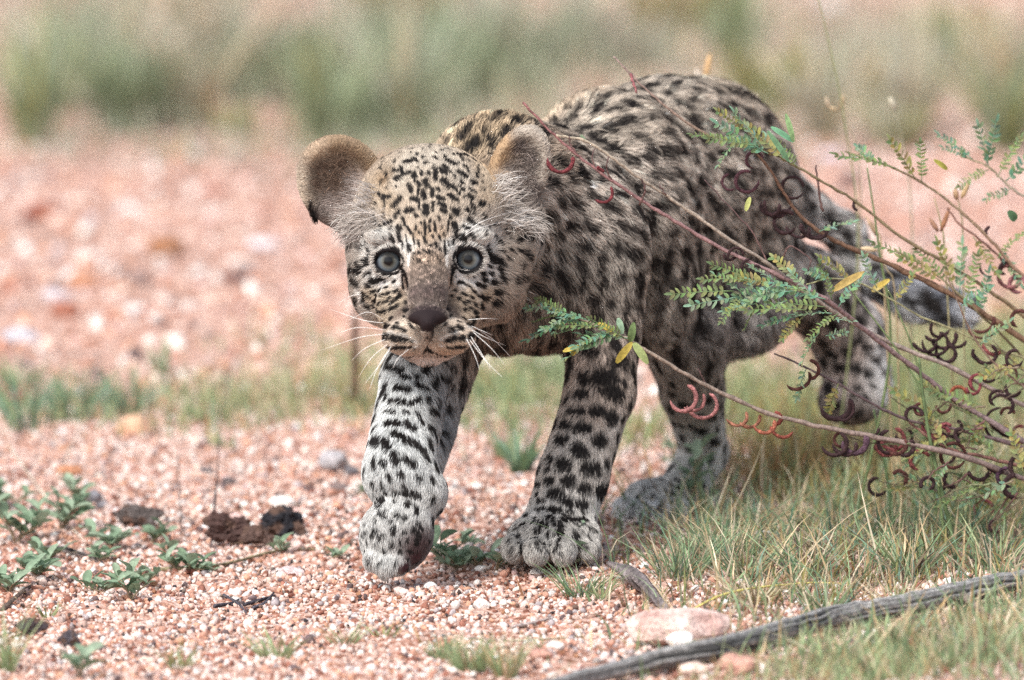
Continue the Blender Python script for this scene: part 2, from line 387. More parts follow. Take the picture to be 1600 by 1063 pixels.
# far foreleg (lifted)
C((700, 480, .045, 62), (648, 590, .0, 50), 24)
C((648, 590, .0, 50), (622, 735, -.062, 54), 14)
C((705, 520, .045, 55), (672, 665, .015, 36), 20)
C((672, 665, .015, 36), (655, 730, -.03, 34), 14)
C((628, 745, -.062, 55), (648, 770, -.064, 50), 16)
E(620, 835, -.078, 57, 62, 48, 16, rotY(22))
for tx, ty, tY in ((585, 872, -.088), (603, 884, -.094), (624, 879, -.092), (645, 860, -.083)):
    E(tx, ty, tY, 17, 20, 24, 4)
# far hind leg (planted under the belly)
C((1065, 500, .20, 70), (1082, 610, .235, 46), 24)
C((1082, 610, .235, 46), (1100, 705, .275, 34), 16)
C((1100, 705, .275, 34), (1062, 775, .245, 36), 14)
C((1062, 775, .245, 34), (1010, 786, .215, 36), 14)
for tx, ty, tY in ((978, 796, .192), (1004, 802, .184), (1032, 803, .186), (1056, 797, .20)):
    E(tx, ty, tY, 19, 19, 32, 4)
# near hind leg (lifted behind)
C((1185, 420, .285, 70), (1260, 450, .32, 56), 30)
C((1260, 450, .32, 56), (1322, 520, .345, 50), 24)
C((1322, 520, .345, 53), (1340, 595, .345, 50), 20)
E(1330, 622, .335, 50, 40, 40, 14)
# tail
C((1195, 270, .34, 36), (1265, 330, .375, 28), 24)
C((1265, 330, .375, 28), (1318, 362, .39, 27), 14)
C((1318, 362, .39, 27), (1355, 430, .385, 26), 14)
C((1355, 430, .385, 26), (1425, 468, .375, 27), 14)
C((1425, 468, .375, 27), (1500, 482, .37, 26), 14)
# neck to head
C((770, 330, .03, 100), (690, 360, -.03, 92), 30)
# head
E(672, 338, -.060, 118, 100, 105, 30)
E(668, 300, -.050, 95, 70, 85, 30)
E(672, 440, -.066, 112, 92, 85, 30)
E(588, 432, -.062, 40, 66, 52, 26)
E(768, 430, -.060, 56, 70, 55, 26)
E(800, 375, -.045, 40, 60, 45, 26)
E(578, 372, -.058, 34, 50, 45, 26)
C((669, 385, -.104, 38), (668, 470, -.142, 30), 30)
E(669, 436, -.101, 46, 62, 44, 40)
E(622, 482, -.104, 34, 38, 30, 26); E(716, 482, -.104, 36, 38, 30, 26)
C((669, 350, -.098, 40), (669, 400, -.105, 36), 22)
E(604, 370, -.101, 32, 13, 20, 16); E(736, 368, -.101, 33, 13, 20, 16)     # brows
E(669, 522, -.122, 70, 40, 55, 20)
E(635, 527, -.139, 38, 27, 33, 10); E(705, 526, -.139, 38, 27, 33, 10)      # whisker pads
E(668, 494, -.161, 34, 16, 24, 10)                                           # nose
C((668, 505, -.170, 12), (668, 528, -.163, 8), 6)
E(668, 557, -.120, 22, 14, 28, 10)                                          # chin
E(668, 543, -.093, 46, 24, 46, 16)
# mouth line and philtrum, nostrils
C((668, 528, -.172, 1.8), (668, 546, -.168, 1.8), 4, 's')
C((668, 547, -.168, 2.6), (640, 557, -.158, 2.6), 4, 's'); C((640, 557, -.158, 2.6), (608, 553, -.14, 2.5), 4, 's')
C((668, 547, -.168, 2.6), (697, 556, -.158, 2.6), 4, 's'); C((697, 556, -.158, 2.6), (731, 551, -.14, 2.5), 4, 's')
E(651, 503, -.184, 7, 5, 9, 4, None, 's'); E(685, 503, -.184, 7, 5, 9, 4, None, 's')
# eye sockets and lids
EYES = [(607, 408, -.0985), (732, 405, -.0985)]
for i_, (ex, ey, eY) in enumerate(EYES):
    E(ex, ey, eY-.004, 23, 20, 34, 8, None, 's')
    sgn = -1 if i_ == 0 else 1
    ring = []
    for k in range(16):
        a = k/16*2*math.pi
        rx = 24*math.cos(a); rz = (18.5 if math.sin(a) > 0 else 21)*math.sin(a)
        tilt = -sgn*rx*0.10
        ring.append((ex+rx, ey-rz+tilt*-1*0 + (-abs(rx)*0.0), eY-.0075+0.0022*(rx/23)**2*1.6-(.0022*math.sin(a) if math.sin(a) > 0 else 0)))
    for k in range(16): C(ring[k]+(3.4,), ring[(k+1) % 16]+(3.4,), 7)
# ears
def ear(cx, cy, Y, a, b_, deg, depth, shx, shz, sy=-.0125, th=5.5):
    R_ = rotY(deg)
    E(cx, cy, Y, a, b_, depth, 10, R_)
    E(cx+shx, cy+shz, Y+sy, a-th, b_-th, depth*.88, 3, R_, 's')
ear(533, 284, -.034, 66, 74, -30, 28, 3, 4)
ear(810, 268, -.020, 46, 76, 20, 30, 3, 2)
E(596, 318, -.040, 26, 48, 26, 14, rotY(-35)); E(778, 312, -.030, 24, 46, 26, 14, rotY(20))
C((548, 345, -.035, 22), (575, 375, -.045, 26), 14); C((830, 335, -.022, 20), (822, 385, -.03, 24), 14)
C((484, 312, -.030, 7), (493, 344, -.028, 6), 5)

def surface_nets(Fd):
    s = Fd < 0
    c = s[:-1, :-1, :-1].astype(np.int8)
    for dx in (0, 1):
        for dy in (0, 1):
            for dz in (0, 1):
                if dx+dy+dz: c = c+s[dx:s.shape[0]-1+dx, dy:s.shape[1]-1+dy, dz:s.shape[2]-1+dz]
    act = (c > 0) & (c < 8); cells = np.argwhere(act); n = len(cells)
    vid = np.full(act.shape, -1, dtype=np.int32); vid[tuple(cells.T)] = np.arange(n)
    acc = np.zeros((n, 3)); cnt = np.zeros(n)
    for ax in range(3):
        o1, o2 = [q for q in range(3) if q != ax]
        for u in (0, 1):
            for v in (0, 1):
                off = np.zeros(3, int); off[o1] = u; off[o2] = v; p = cells+off; q = p.copy(); q[:, ax] += 1
                fa = Fd[tuple(p.T)]; fb = Fd[tuple(q.T)]; cr_ = (fa < 0) != (fb < 0)
                t = np.where(cr_, fa/np.where(cr_, fa-fb, 1), 0); pos = p.astype(float); pos[:, ax] += t
                acc += pos*cr_[:, None]; cnt += cr_
    V = LO+H*(acc/cnt[:, None])
    Q = []
    for ax in range(3):
        o1, o2 = [(1, 2), (2, 0), (0, 1)][ax]
        sl = [slice(1, -1)]*3; sl[ax] = slice(0, -1); sl2 = list(sl); sl2[ax] = slice(1, None)
        A = s[tuple(sl)]; B = s[tuple(sl2)]; e_ = np.argwhere(A != B)
        base = e_.copy(); 
        for q in range(3):
            if q != ax: base[:, q] += 1
        flip = s[tuple(base.T)]
        d1 = np.zeros(3, int); d1[o1] = 1; d2 = np.zeros(3, int); d2[o2] = 1
        q4 = np.stack([vid[tuple((base-d1-d2).T)], vid[tuple((base-d2).T)], vid[tuple(base.T)], vid[tuple((base-d1).T)]], 1)
        q4[~flip] = q4[~flip][:, ::-1]; Q.append(q4)
    return V, np.vstack(Q)
BV, BQ = surface_nets(FLD); del FLD
# light smoothing
ed = np.vstack([BQ[:, [0, 1]], BQ[:, [1, 2]], BQ[:, [2, 3]], BQ[:, [3, 0]]])
def smooth(V, f):
    acc = np.zeros_like(V); cn = np.zeros(len(V))
    for k in range(3):
        acc[:, k] = np.bincount(ed[:, 0], V[ed[:, 1], k], len(V))+np.bincount(ed[:, 1], V[ed[:, 0], k], len(V))
    cn = np.bincount(ed[:, 0], minlength=len(V))+np.bincount(ed[:, 1], minlength=len(V))
    return V+f*(acc/cn[:, None]-V)
for _ in range(3): BV = smooth(BV, .5)
BT = np.vstack([BQ[:, [0, 1, 2]], BQ[:, [0, 2, 3]]])
# keep largest island only is unnecessary: parts overlap. normals
def vnorm(V, T):
    fn = np.cross(V[T[:, 1]]-V[T[:, 0]], V[T[:, 2]]-V[T[:, 0]]); vn = np.zeros_like(V)
    for c_ in range(3):
        for k in range(3): vn[:, k] += np.bincount(T[:, c_], fn[:, k], len(V))
    return vn/(np.linalg.norm(vn, axis=1)[:, None]+1e-12), fn
BN, FN = vnorm(BV, BT)
bvh = BVHTree.FromPolygons(BV.tolist(), BQ.tolist())
def hit(px, py):
    d = W(px, py, .2)-CAM; d /= np.linalg.norm(d)
    loc, nor, i, ds = bvh.ray_cast(Vector(CAM), Vector(d))
    return None if loc is None else np.array(loc)
print("cub verts", len(BV), "faces", len(BQ))

# ------------------------------------------------------------------ coat anchors: where, flow, hair length (mm), colour
CR=(.52,.46,.38); CRL=(.62,.55,.45); WHT=(.66,.65,.61); TAN=(.52,.36,.2); GRY=(.46,.44,.41); ORG=(.33,.235,.15); BRN=(.17,.115,.09); DKB=(.07,.05,.045); LEG=(.60,.60,.57); DUN=(.34,.26,.20)
AN = []   # px, py, dir(x, y, z), len, colour, (optional Y for off-sight points)
def A(px, py, d, ln, c, lay=.35): 
    h_ = hit(px, py)
    if h_ is not None: AN.append((h_, d, ln, c, lay))
def A3(p, d, ln, c, lay=.35): AN.append((np.array(p), d, ln, c, lay))
for xx, yy in ((640,260),(670,250),(700,260),(720,285),(625,290)): A(xx, yy, ((xx-670)/140, .7, .8), 4.5, CR, .3)
for xx, yy in ((640,310),(670,300),(700,310),(640,340),(670,335),(700,340)): A(xx, yy, ((xx-670)/120, .4, 1), 3.6, (.50,.42,.33), .22)
for xx in (650,670,690): A(xx, 370, ((xx-670)/150, .3, 1), 3.2, (.46,.35,.25), .25)
for xx in (655,670,685): A(xx, 405, ((xx-670)/100, .4, 1), 3.2, (.27,.20,.15), .22)
for xx in (648,668,690): A(xx, 430, ((xx-670)/60, .4, .8), 3.0, (.15,.112,.09), .22)
for xx in (648,668,690): A(xx, 458, ((xx-670)/50, .5, .7), 2.8, (.085,.062,.056), .2)
for xx in (640,655,668,682,697): A(xx, 482, ((xx-670)/30, .6, .5), 2.2, (.06,.043,.042), .15)
A(630,488,(-1,.8,.2),2.5,(.2,.15,.12)); A(707,487,(1,.8,.2),2.5,(.2,.15,.12))
A(630,455,(-.8,.6,.2),3,(.34,.27,.21)); A(707,453,(.8,.6,.2),3,(.33,.26,.2))
for xx, yy in ((600,375),(575,385),(735,372),(760,378),(640,385),(700,385)): A(xx, yy, (np.sign(xx-670)*.7, .3, .8), 4.5, WHT, .3)
for xx, yy in ((585,432),(605,437),(625,438),(715,436),(735,434),(758,425)): A(xx, yy, (np.sign(xx-670)*.9, .3, -.4), 3, (.74,.72,.68), .15)
for xx, yy in ((635,440),(700,440)): A(xx, yy, (np.sign(xx-670)*.5, .3, -.4), 2.5, (.35,.28,.23), .15)
for xx, yy in ((580,460),(605,465),(600,490),(625,470),(590,480)): A(xx, yy, (-1, .5, -.35), 3.4, (.50,.42,.32), .22)
for xx, yy in ((735,460),(760,460),(745,490),(715,470),(725,490)): A(xx, yy, (1, .5, -.35), 3.4, (.45,.36,.27), .22)
for xx, yy in ((556,400),(560,440),(570,480),(580,510)): A(xx, yy, (-1, .7, -.5), 6, (.46,.42,.37), .35)
for xx, yy in ((790,400),(810,420),(795,450),(780,480)): A(xx, yy, (1, .7, -.5), 7, (.34,.28,.23), .35)
A(825,440,(.9,.7,-.5),9,(.27,.21,.165),.4)
for xx, yy in ((612,520),(630,515),(650,520)): A(xx, yy, (-1, .6, -.15), 3, (.64,.54,.44), .15)
for xx, yy in ((728,518),(710,513),(690,520)): A(xx, yy, (1, .6, -.15), 3, (.64,.54,.44), .15)
for xx, yy in ((625,540),(645,542)): A(xx, yy, (-1, .5, -.4), 2.6, (.52,.42,.33), .15)
for xx, yy in ((712,540),(690,542)): A(xx, yy, (1, .5, -.4), 2.6, (.48,.35,.25), .15)
for xx, yy in ((668,566),(650,564),(688,564)): A(xx, yy, ((xx-668)/40, .3, -1), 4.0, (.66,.61,.57), .3)
for xx, yy in ((560,350),(575,335),(590,350)): A(xx, yy, (-.6, .5, .6), 5.5, (.45,.39,.33), .35)
for xx, yy in ((770,340),(790,350),(810,360)): A(xx, yy, (.6, .5, .5), 6, (.42,.36,.30), .35)
for xx, yy in ((590,295),(600,305),(610,320)): A(xx, yy, (-.5, .4, .9), 4.2, (.46,.37,.27), .3)
for xx, yy in ((760,270),(765,295),(757,310)): A(xx, yy, (.5, .4, .9), 4.2, (.47,.38,.28), .3)
# ears
for xx, yy in ((500,235),(530,222),(560,235),(580,260),(595,285)): A(xx, yy+2, ((xx-540)/60, .1, .9), 3.2, ORG if xx > 505 else (.5,.38,.27), .5)
for xx, yy in ((510,265),(535,260),(500,290),(530,290)): A(xx, yy, (-.5, -.3, .5), 5.0, (.12,.08,.058), .4)
for xx, yy in ((560,285),(545,315),(520,320)): A(xx, yy, (-.9, -.3, .3), 4.5, (.35,.29,.26), .5)
for xx, yy in ((472,285),(473,310)): A(xx+3, yy, (-.9, .1, .1), 2.4, (.5,.42,.33), .5)
for xx, yy in ((490,330),(493,342)): A(xx, yy, (0, .1, -1), 2.4, (.04,.03,.03), .5)
for xx, yy in ((775,250),(785,225),(768,275)): A(xx, yy, ((xx-810)/60, .1, .9), 2.6, (.5,.34,.2), .5)
for xx, yy in ((820,200),(845,215),(853,245),(852,280)): A(xx, yy+2, (.5, .1, .8), 2.2, (.5,.44,.37), .5)
for xx, yy in ((810,230),(830,250),(820,280),(835,295)): A(xx, yy, (.5, -.3, .5), 4.5, (.105,.085,.08), .4)
for xx, yy in ((795,270),(805,300)): A(xx, yy, (.9, -.3, .3), 5, (.24,.20,.175), .5)
# nape and back
for xx, yy in ((760,200),(790,180),(820,180),(740,220)): A(xx, yy, (.25, .8, .6), 10, (.54,.41,.27), .45)
A(870,230,(.5,.8,0),13,(.50,.40,.31),.4); A(880,170,(.5,.9,.3),15,(.58,.46,.34),.5)
for xx, yy in ((930,140),(1000,125),(1060,122),(1120,130)): A(xx, yy, (.6, .8, .15), 13, (.56,.47,.37), .4)
for xx, yy in ((920,200),(1000,190),(1080,190),(1150,200)): A(xx, yy, (.8, .6, -.1), 13, (.58,.50,.41), .3)
for xx, yy in ((930,280),(1010,270),(1090,270),(1160,280),(1200,300)): A(xx, yy, (.9, .4, -.35), 12, (.57,.50,.43), .3)
for xx, yy in ((870,320),(920,350),(1000,350),(1080,350),(1150,360),(1200,380)): A(xx, yy, (.7, .4, -.6), 11, (.52,.46,.40), .3)
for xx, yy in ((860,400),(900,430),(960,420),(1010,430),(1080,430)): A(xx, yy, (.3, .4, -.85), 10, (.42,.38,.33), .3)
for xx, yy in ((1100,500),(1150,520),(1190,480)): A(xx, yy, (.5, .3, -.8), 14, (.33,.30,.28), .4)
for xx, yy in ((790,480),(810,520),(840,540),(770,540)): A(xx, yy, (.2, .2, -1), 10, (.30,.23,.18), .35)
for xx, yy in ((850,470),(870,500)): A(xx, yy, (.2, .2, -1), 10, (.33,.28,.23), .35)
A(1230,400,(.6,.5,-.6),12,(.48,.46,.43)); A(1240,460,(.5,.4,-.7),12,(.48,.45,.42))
# legs
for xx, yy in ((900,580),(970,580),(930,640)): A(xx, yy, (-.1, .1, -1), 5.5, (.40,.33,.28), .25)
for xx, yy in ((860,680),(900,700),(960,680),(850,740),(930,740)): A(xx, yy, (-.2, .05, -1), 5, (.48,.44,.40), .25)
for xx, yy in ((850,790),(930,790)): A(xx, yy, (-.2, -.3, -.9), 5, (.50,.48,.45), .3)
for xx, yy in ((800,840),(840,850),(880,855),(930,850)): A(xx, yy, ((xx-870)/120, -.5, -.8), 4.2, (.42,.40,.37), .3)
A(790,830,(-.6,-.3,-.6),5,(.56,.56,.54),.4)
for xx, yy in ((600,600),(640,600),(600,670),(630,670),(590,740),(640,740)): A(xx, yy, (-.05, -.1, -1), 5, (.56,.58,.57), .25)
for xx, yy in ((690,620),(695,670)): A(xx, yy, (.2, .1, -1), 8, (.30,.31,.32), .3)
for xx, yy in ((590,800),(620,800),(660,780),(590,850),(610,880)): A(xx, yy, (-.1, -.2, -1), 4.5, (.50,.50,.48), .3)
for xx, yy in ((648,862),(655,850)): A(xx, yy, (.2, -.3, -.6), 2, (.08,.05,.05), .2)
for xx, yy in ((1050,620),(1110,620)): A(xx, yy, (0, .2, -1), 5.5, (.36,.32,.28), .3)
for xx, yy in ((1050,690),(1110,690),(1080,740)): A(xx, yy, (0, .1, -1), 5, (.58,.57,.54), .3)
for xx, yy in ((980,790),(1030,790),(1060,800)): A(xx, yy, (0, -.5, -.8), 5, (.60,.6,.59), .35)
for xx, yy in ((1290,520),(1330,540),(1310,590)): A(xx, yy, (.1, .1, -1), 7, (.44,.36,.32), .25)
for xx, yy in ((1375,560),(1385,600)): A(xx, yy, (.6, .2, -.8), 8, (.72,.71,.7), .4)
for xx, yy in ((1320,650),(1345,655)): A(xx, yy, (.1, 0, -1), 5, (.24,.19,.165), .3)
A(1240,300,(.6,.5,-.4),12,(.5,.48,.44)); A(1300,340,(.8,.2,-.1),9,(.62,.6,.57)); A(1340,390,(.5,0,-.8),9,(.55,.54,.52)); A(1400,450,(.9,0,-.2),10,(.25,.26,.29)); A(1460,475,(.9,0,-.1),10,(.16,.17,.2)); A(1502,485,(.9,0,-.1),10,(.6,.62,.66)); A(1400,480,(.9,0,-.3),10,(.5,.5,.5))
# far side and underside of the animal (same coat as the near side)
A3((-.01,.12,.27),(-.1,.8,-.4),13,(.52,.46,.38)); A3((.04,.22,.25),(-.1,.8,-.4),13,(.52,.46,.38)); A3((.1,.32,.2),(-.1,.5,-.8),12,(.5,.45,.4))
A3((.0,.12,.16),(-.2,.5,-.8),12,(.5,.48,.44)); A3((.07,.2,.12),(0,.9,-.2),12,(.62,.6,.56)); A3((.15,.42,.27),(.2,.6,-.6),12,(.5,.46,.4))
A3(W(540,280,.0),(-.5,.3,.8),4,(.3,.25,.2)); A3(W(820,260,.01),(.5,.3,.8),4,(.3,.25,.2)); A3(W(680,300,.02),(0,.9,.3),6,(.5,.4,.28))
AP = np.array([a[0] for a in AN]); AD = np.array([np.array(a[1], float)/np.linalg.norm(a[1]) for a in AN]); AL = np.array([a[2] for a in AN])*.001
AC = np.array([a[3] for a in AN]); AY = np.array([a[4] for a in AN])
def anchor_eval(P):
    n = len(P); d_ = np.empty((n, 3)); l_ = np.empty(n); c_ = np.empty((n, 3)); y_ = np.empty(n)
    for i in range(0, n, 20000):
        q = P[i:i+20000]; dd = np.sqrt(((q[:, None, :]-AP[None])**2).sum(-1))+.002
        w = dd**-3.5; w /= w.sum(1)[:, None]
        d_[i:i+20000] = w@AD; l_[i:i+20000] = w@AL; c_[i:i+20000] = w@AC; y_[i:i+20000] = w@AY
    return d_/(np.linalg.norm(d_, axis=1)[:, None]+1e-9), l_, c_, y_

# ------------------------------------------------------------------ spots (traced marks set on the body, then scattered ones)
def tr(L_, ox, oy, sc): return [(ox+a/sc, oy+b_/sc, ox+c_/sc, oy+d_/sc, w/sc) for a, b_, c_, d_, w in L_]
F1 = [(200,250,270,320,30),(270,330,290,410,20),(330,270,370,280,40),(390,240,400,300,35),(350,350,380,330,50),(410,310,470,290,40),(430,190,480,190,45),(510,160,540,190,35),(510,300,520,330,45),(610,200,640,200,30),(640,290,660,300,35),(575,280,580,310,28),(700,150,720,170,30),(710,260,715,350,40),(770,270,800,280,60),(830,190,890,210,40),(790,230,820,250,40),(780,360,830,410,55),(620,370,630,410,55),(530,370,550,390,35),(465,400,480,460,40),(560,400,550,490,28),(600,470,610,520,50),(680,440,680,510,30),(730,440,750,450,35),(740,520,770,530,50),(500,530,540,545,45),(230,520,280,510,45),(190,480,200,500,30),(330,590,380,530,50),(560,540,560,620,25),(620,600,620,660,55),(690,560,690,640,25),(750,580,800,600,40),(770,640,800,650,40),(850,500,900,540,45),(880,640,910,650,60),(340,690,370,650,45),(440,640,500,640,50),(530,680,540,700,30),(410,710,430,750,35),(240,550,240,620,25),(230,660,230,690,25),(150,570,160,580,30),(150,630,155,640,30),(150,690,150,760,30),(75,720,75,760,30),(20,770,22,775,30),(190,780,200,800,30),(240,760,290,740,40),(290,800,290,880,35),(290,890,320,920,35),(360,800,380,810,55),(370,850,380,920,38),(430,760,490,850,28),(510,870,515,960,22),(440,870,450,930,20),(460,960,480,1010,32),(530,780,530,820,22),(560,830,570,850,22),(570,750,580,760,22),(610,740,620,860,26),(600,880,620,930,25),(550,920,555,960,22),(550,1020,560,1040,22),(650,780,660,830,22),(700,750,710,830,22),(740,700,745,720,25),(765,780,770,800,22),(685,870,690,890,20),(745,880,750,910,25),(715,940,720,970,32),(665,965,670,970,25),(830,740,820,830,22),(790,850,795,880,22),(790,930,800,1040,26),(825,930,830,970,22),(750,990,755,1010,20),(880,770,900,800,60),(900,830,910,880,45),(880,900,870,950,30),(210,890,240,900,25),(60,940,130,850,24),(0,980,50,960,20),(850,690,850,710,30),(870,420,920,460,30),(930,290,940,300,30),(850,280,900,340,26),(590,1000,600,1010,18),(625,1010,630,1030,18),(510,1030,515,1040,16),(690,1010,695,1020,16)]
F2 = [(110,290,160,320,50),(160,230,190,290,35),(270,250,280,300,26),(120,370,140,390,35),(110,420,140,450,35),(230,380,250,390,45),(40,410,100,480,32),(200,440,260,480,25),(190,510,230,530,35),(210,570,240,620,40),(300,580,330,570,50),(170,630,190,640,40),(370,600,380,620,30),(240,660,250,670,28),(190,710,220,740,40),(330,680,350,690,35),(150,790,200,820,40),(230,760,240,780,25),(260,760,330,800,32),(330,800,350,860,38),(140,880,160,900,50),(210,870,240,880,45),(430,760,460,770,40),(520,820,560,850,35),(430,870,450,890,30),(470,920,500,940,40),(580,890,600,910,30),(370,960,390,1000,35),(500,1020,530,1040,35),(590,1010,600,1020,35),(870,750,910,780,60),(100,130,160,130,50),(230,170,240,180,40),(380,110,400,120,40),(0,180,50,210,45)]
F3 = [(130,20,160,40,30),(220,40,230,60,25),(190,150,240,100,36),(140,160,160,200,45),(120,230,150,230,50),(100,300,140,330,55),(60,180,90,190,40),(60,290,75,300,25),(190,260,240,240,30),(210,335,230,340,32),(250,310,300,300,45),(310,290,360,290,26),(180,400,230,430,28),(190,440,190,470,38),(210,500,230,510,38),(250,390,330,370,26),(350,360,380,355,20),(290,420,300,425,36),(330,420,390,400,26),(265,465,300,460,26),(310,490,380,460,26),(390,440,400,435,25),(400,480,470,420,26),(430,390,460,370,22),(470,400,480,410,28),(300,540,330,550,36),(350,540,360,545,32),(390,530,430,510,26),(450,500,460,495,22),(260,500,270,505,24),(510,530,530,540,34),(400,600,410,605,32),(340,620,350,625,24),(450,630,455,635,30),(360,660,385,665,40),(430,665,455,670,44),(480,680,510,695,34),(350,740,440,755,46),(440,755,520,765,40),(520,765,570,780,20),(390,825,450,825,36),(460,825,530,825,30),(540,825,560,825,28),(585,830,590,835,20),(400,870,470,900,32),(480,880,540,900,36),(500,270,510,350,44)]
F4 = [(500,70,560,110,50),(570,110,640,170,50),(620,190,640,240,40),(640,270,660,300,50),(600,390,620,395,55),(560,310,590,320,44),(490,290,510,300,40),(480,240,500,250,34),(530,180,560,200,26),(540,240,560,250,30),(330,320,380,350,24),(430,330,500,350,28),(400,380,420,395,36),(320,400,350,415,26),(440,425,480,430,32),(390,430,410,440,26),(490,450,520,440,40),(580,470,620,480,55),(360,460,380,470,22),(420,490,430,500,36),(460,505,480,510,44),(410,545,430,550,34),(380,520,385,525,28),(330,475,345,480,26),(340,530,345,535,28),(430,580,440,585,28),(330,600,340,605,32),(290,620,300,625,28),(290,665,315,675,44),(240,680,250,690,40),(400,610,410,620,40),(370,655,395,650,42),(220,700,225,705,20),(180,780,200,775,24),(215,770,225,770,34),(250,760,265,755,38),(300,755,330,750,42),(370,740,410,730,42),(200,825,260,830,24),(270,825,330,820,34),(330,820,400,800,34),(230,860,330,870,34),(290,440,300,445,26),(230,415,240,420,24),(210,525,215,530,24),(260,370,265,375,22),(240,200,222,310,52),(780,280,830,290,60),(880,140,900,160,55),(760,60,800,70,40),(690,130,700,140,40),(640,60,650,70,30),(700,60,730,80,35)]
L1 = [(170,95,230,110,30),(230,130,260,140,20),(135,180,180,180,26),(210,180,260,190,30),(180,235,240,240,26),(110,240,150,240,26),(270,250,310,230,24),(160,280,200,285,16),(240,280,260,285,16),(170,330,210,330,28),(250,330,280,350,30),(200,370,240,390,32),(110,400,130,410,40),(160,400,170,430,34),(100,360,110,370,20),(260,400,320,440,38),(200,460,210,490,30),(250,480,280,500,32),(115,480,120,510,24),(150,490,160,500,26),(225,540,230,545,26),(180,545,185,560,24),(150,580,155,590,20),(115,570,115,590,18),(300,555,310,560,24),(205,610,205,620,20),(165,610,165,620,18),(240,580,240,590,14),(280,620,300,630,24),(255,665,260,665,26),(200,650,205,655,14),(140,700,150,710,16),(300,170,340,190,24),(360,280,380,290,36),(350,350,390,400,34),(300,290,320,330,18),(400,150,420,150,30),(400,470,410,480,26),
(985,30,1040,40,36),(1120,80,1160,80,50),(1050,140,1100,140,60),(985,140,1000,150,44),(1100,190,1130,220,56),(1060,190,1080,190,30),(1190,100,1200,170,30),(1150,160,1160,170,26),(910,160,925,170,32),(960,210,985,210,36),(885,240,895,250,26),(925,280,940,285,26),(970,280,985,285,34),(1030,280,1070,285,44),(1100,310,1110,310,50),(1160,260,1170,300,36),(900,335,920,340,36),(960,350,1000,350,36),(880,395,900,400,44),(1050,400,1060,405,50),(960,440,980,450,60),(1110,420,1140,400,54),(900,500,910,500,56),(840,470,850,480,30),(830,520,840,520,26),(1000,520,1040,520,54),(1100,510,1110,520,36),(920,570,930,575,50),(840,570,850,570,36),(790,580,800,590,24),(985,600,1000,600,44),(1050,610,1080,600,50),(860,620,880,620,46),(920,655,930,660,44),(975,670,985,670,42),(1050,630,1060,640,30),(1040,715,1060,710,44),(850,685,880,690,34),(910,725,930,725,38),(960,730,1000,730,28),(800,650,820,655,22),(790,620,795,630,20),(830,715,840,720,20),(770,740,790,735,16),(730,745,740,750,16),(880,780,890,780,24),(870,750,880,750,24),(1010,760,1040,780,16),(700,770,720,760,12),(960,790,970,800,18),(1050,800,1060,810,18),(900,760,905,760,18),
(1210,540,1260,540,24),(1290,450,1320,450,28),(1300,390,1330,400,30),(1370,320,1400,330,30),(1460,350,1490,360,34),(1520,400,1540,410,34),(1420,430,1440,440,28),(1440,490,1460,500,28),(1290,510,1310,510,18),(1300,560,1320,565,18),(1160,600,1180,605,20),(1230,620,1240,625,14),(1280,630,1290,635,14),(1350,620,1360,625,20),(1210,640,1220,640,16),(1240,590,1290,590,14),(1330,610,1340,615,16),(1380,600,1390,610,18),(1450,420,1460,420,20),(1400,250,1420,250,30),(1510,300,1530,300,30),(1280,130,1290,140,30)]
L2 = [(240,690,260,700,36),(300,680,320,700,34),(380,670,400,680,34),(420,720,440,725,30),(270,750,300,755,34),(330,750,350,755,34),(385,770,400,780,30),(450,770,460,775,24),(230,830,240,840,36),(350,830,360,835,24),(410,825,420,830,24),(250,890,280,900,30),(330,860,340,860,20),(340,650,360,640,30),(340,570,360,570,50),(460,460,480,470,60),(630,480,680,500,60),(550,480,580,500,40),(240,150,270,180,44),(310,210,330,230,30)]
marks = tr(F1, 560, 220, 5.906)+tr(F2, 700, 220, 5.906)+tr(F3, 530, 380, 5.06)+tr(F4, 660, 380, 5.063)+tr(L1, 540, 540, 2.658)+tr(L2, 1200, 280, 2.53)
SP = []   # a, b, r, soft
for i_, (x1, y1, x2, y2, w) in enumerate(marks):
    a, b_ = hit(x1, y1), hit(x2, y2)
    if a is None or b_ is None or np.linalg.norm(a-b_) > .03+abs(x1-x2)*.0008: continue
    r_ = w*.5*rs(a[1])*(1.4 if i_ < len(F1)+len(F2)+len(F3)+len(F4) else 1.35)
    SP.append((a, b_, r_, .30))
# dark rims: eyelids, lips, tear lines
for (ex, ey, eY), sg in zip(EYES, (-1, 1)):
    P_ = []
    for k in range(17):
        a = k/16*2*math.pi; P_.append(hit(ex+24*math.cos(a), ey-(20.5 if math.sin(a) > 0 else 21.5)*math.sin(a)))
    for k in range(16):
        if P_[k] is not None and P_[k+1] is not None and np.linalg.norm(P_[k]-P_[k+1]) < .012: SP.append((P_[k], P_[k+1], .0016, .2))
for q in ((626,418,634,432,10),(634,432,638,450,8),(712,416,705,430,10),(705,430,701,450,8),(586,403,574,411,8),(574,411,562,422,6),(753,397,766,405,9),(590,389,606,384,5),(606,384,624,389,5),(716,386,733,381,5),(733,381,750,387,6),(630,494,640,508,5),(706,492,697,508,5),(640,508,664,532,5),(697,508,673,532,5),(668,528,668,546,5),(668,547,640,556,8),(640,556,610,555,8),(668,547,697,555,8),(697,555,728,552,8),(582,400,566,415,6),(757,398,775,410,7),(648,556,690,556,5)):
    a, b_ = hit(q[0], q[1]), hit(q[2], q[3])
    if a is not None and b_ is not None: SP.append((a, b_, q[4]*.5*rs(0)*1.1, .25))
for _ in range(46):
    x_, y_ = random.gauss(669, 20), random.uniform(388, 420); a, b_ = hit(x_, y_), hit(x_+random.gauss(0, 1), y_+random.uniform(2, 6))
    if a is not None and b_ is not None: SP.append((a, b_, random.uniform(.0003, .0008)*(1.25-(y_-388)/45), .5))
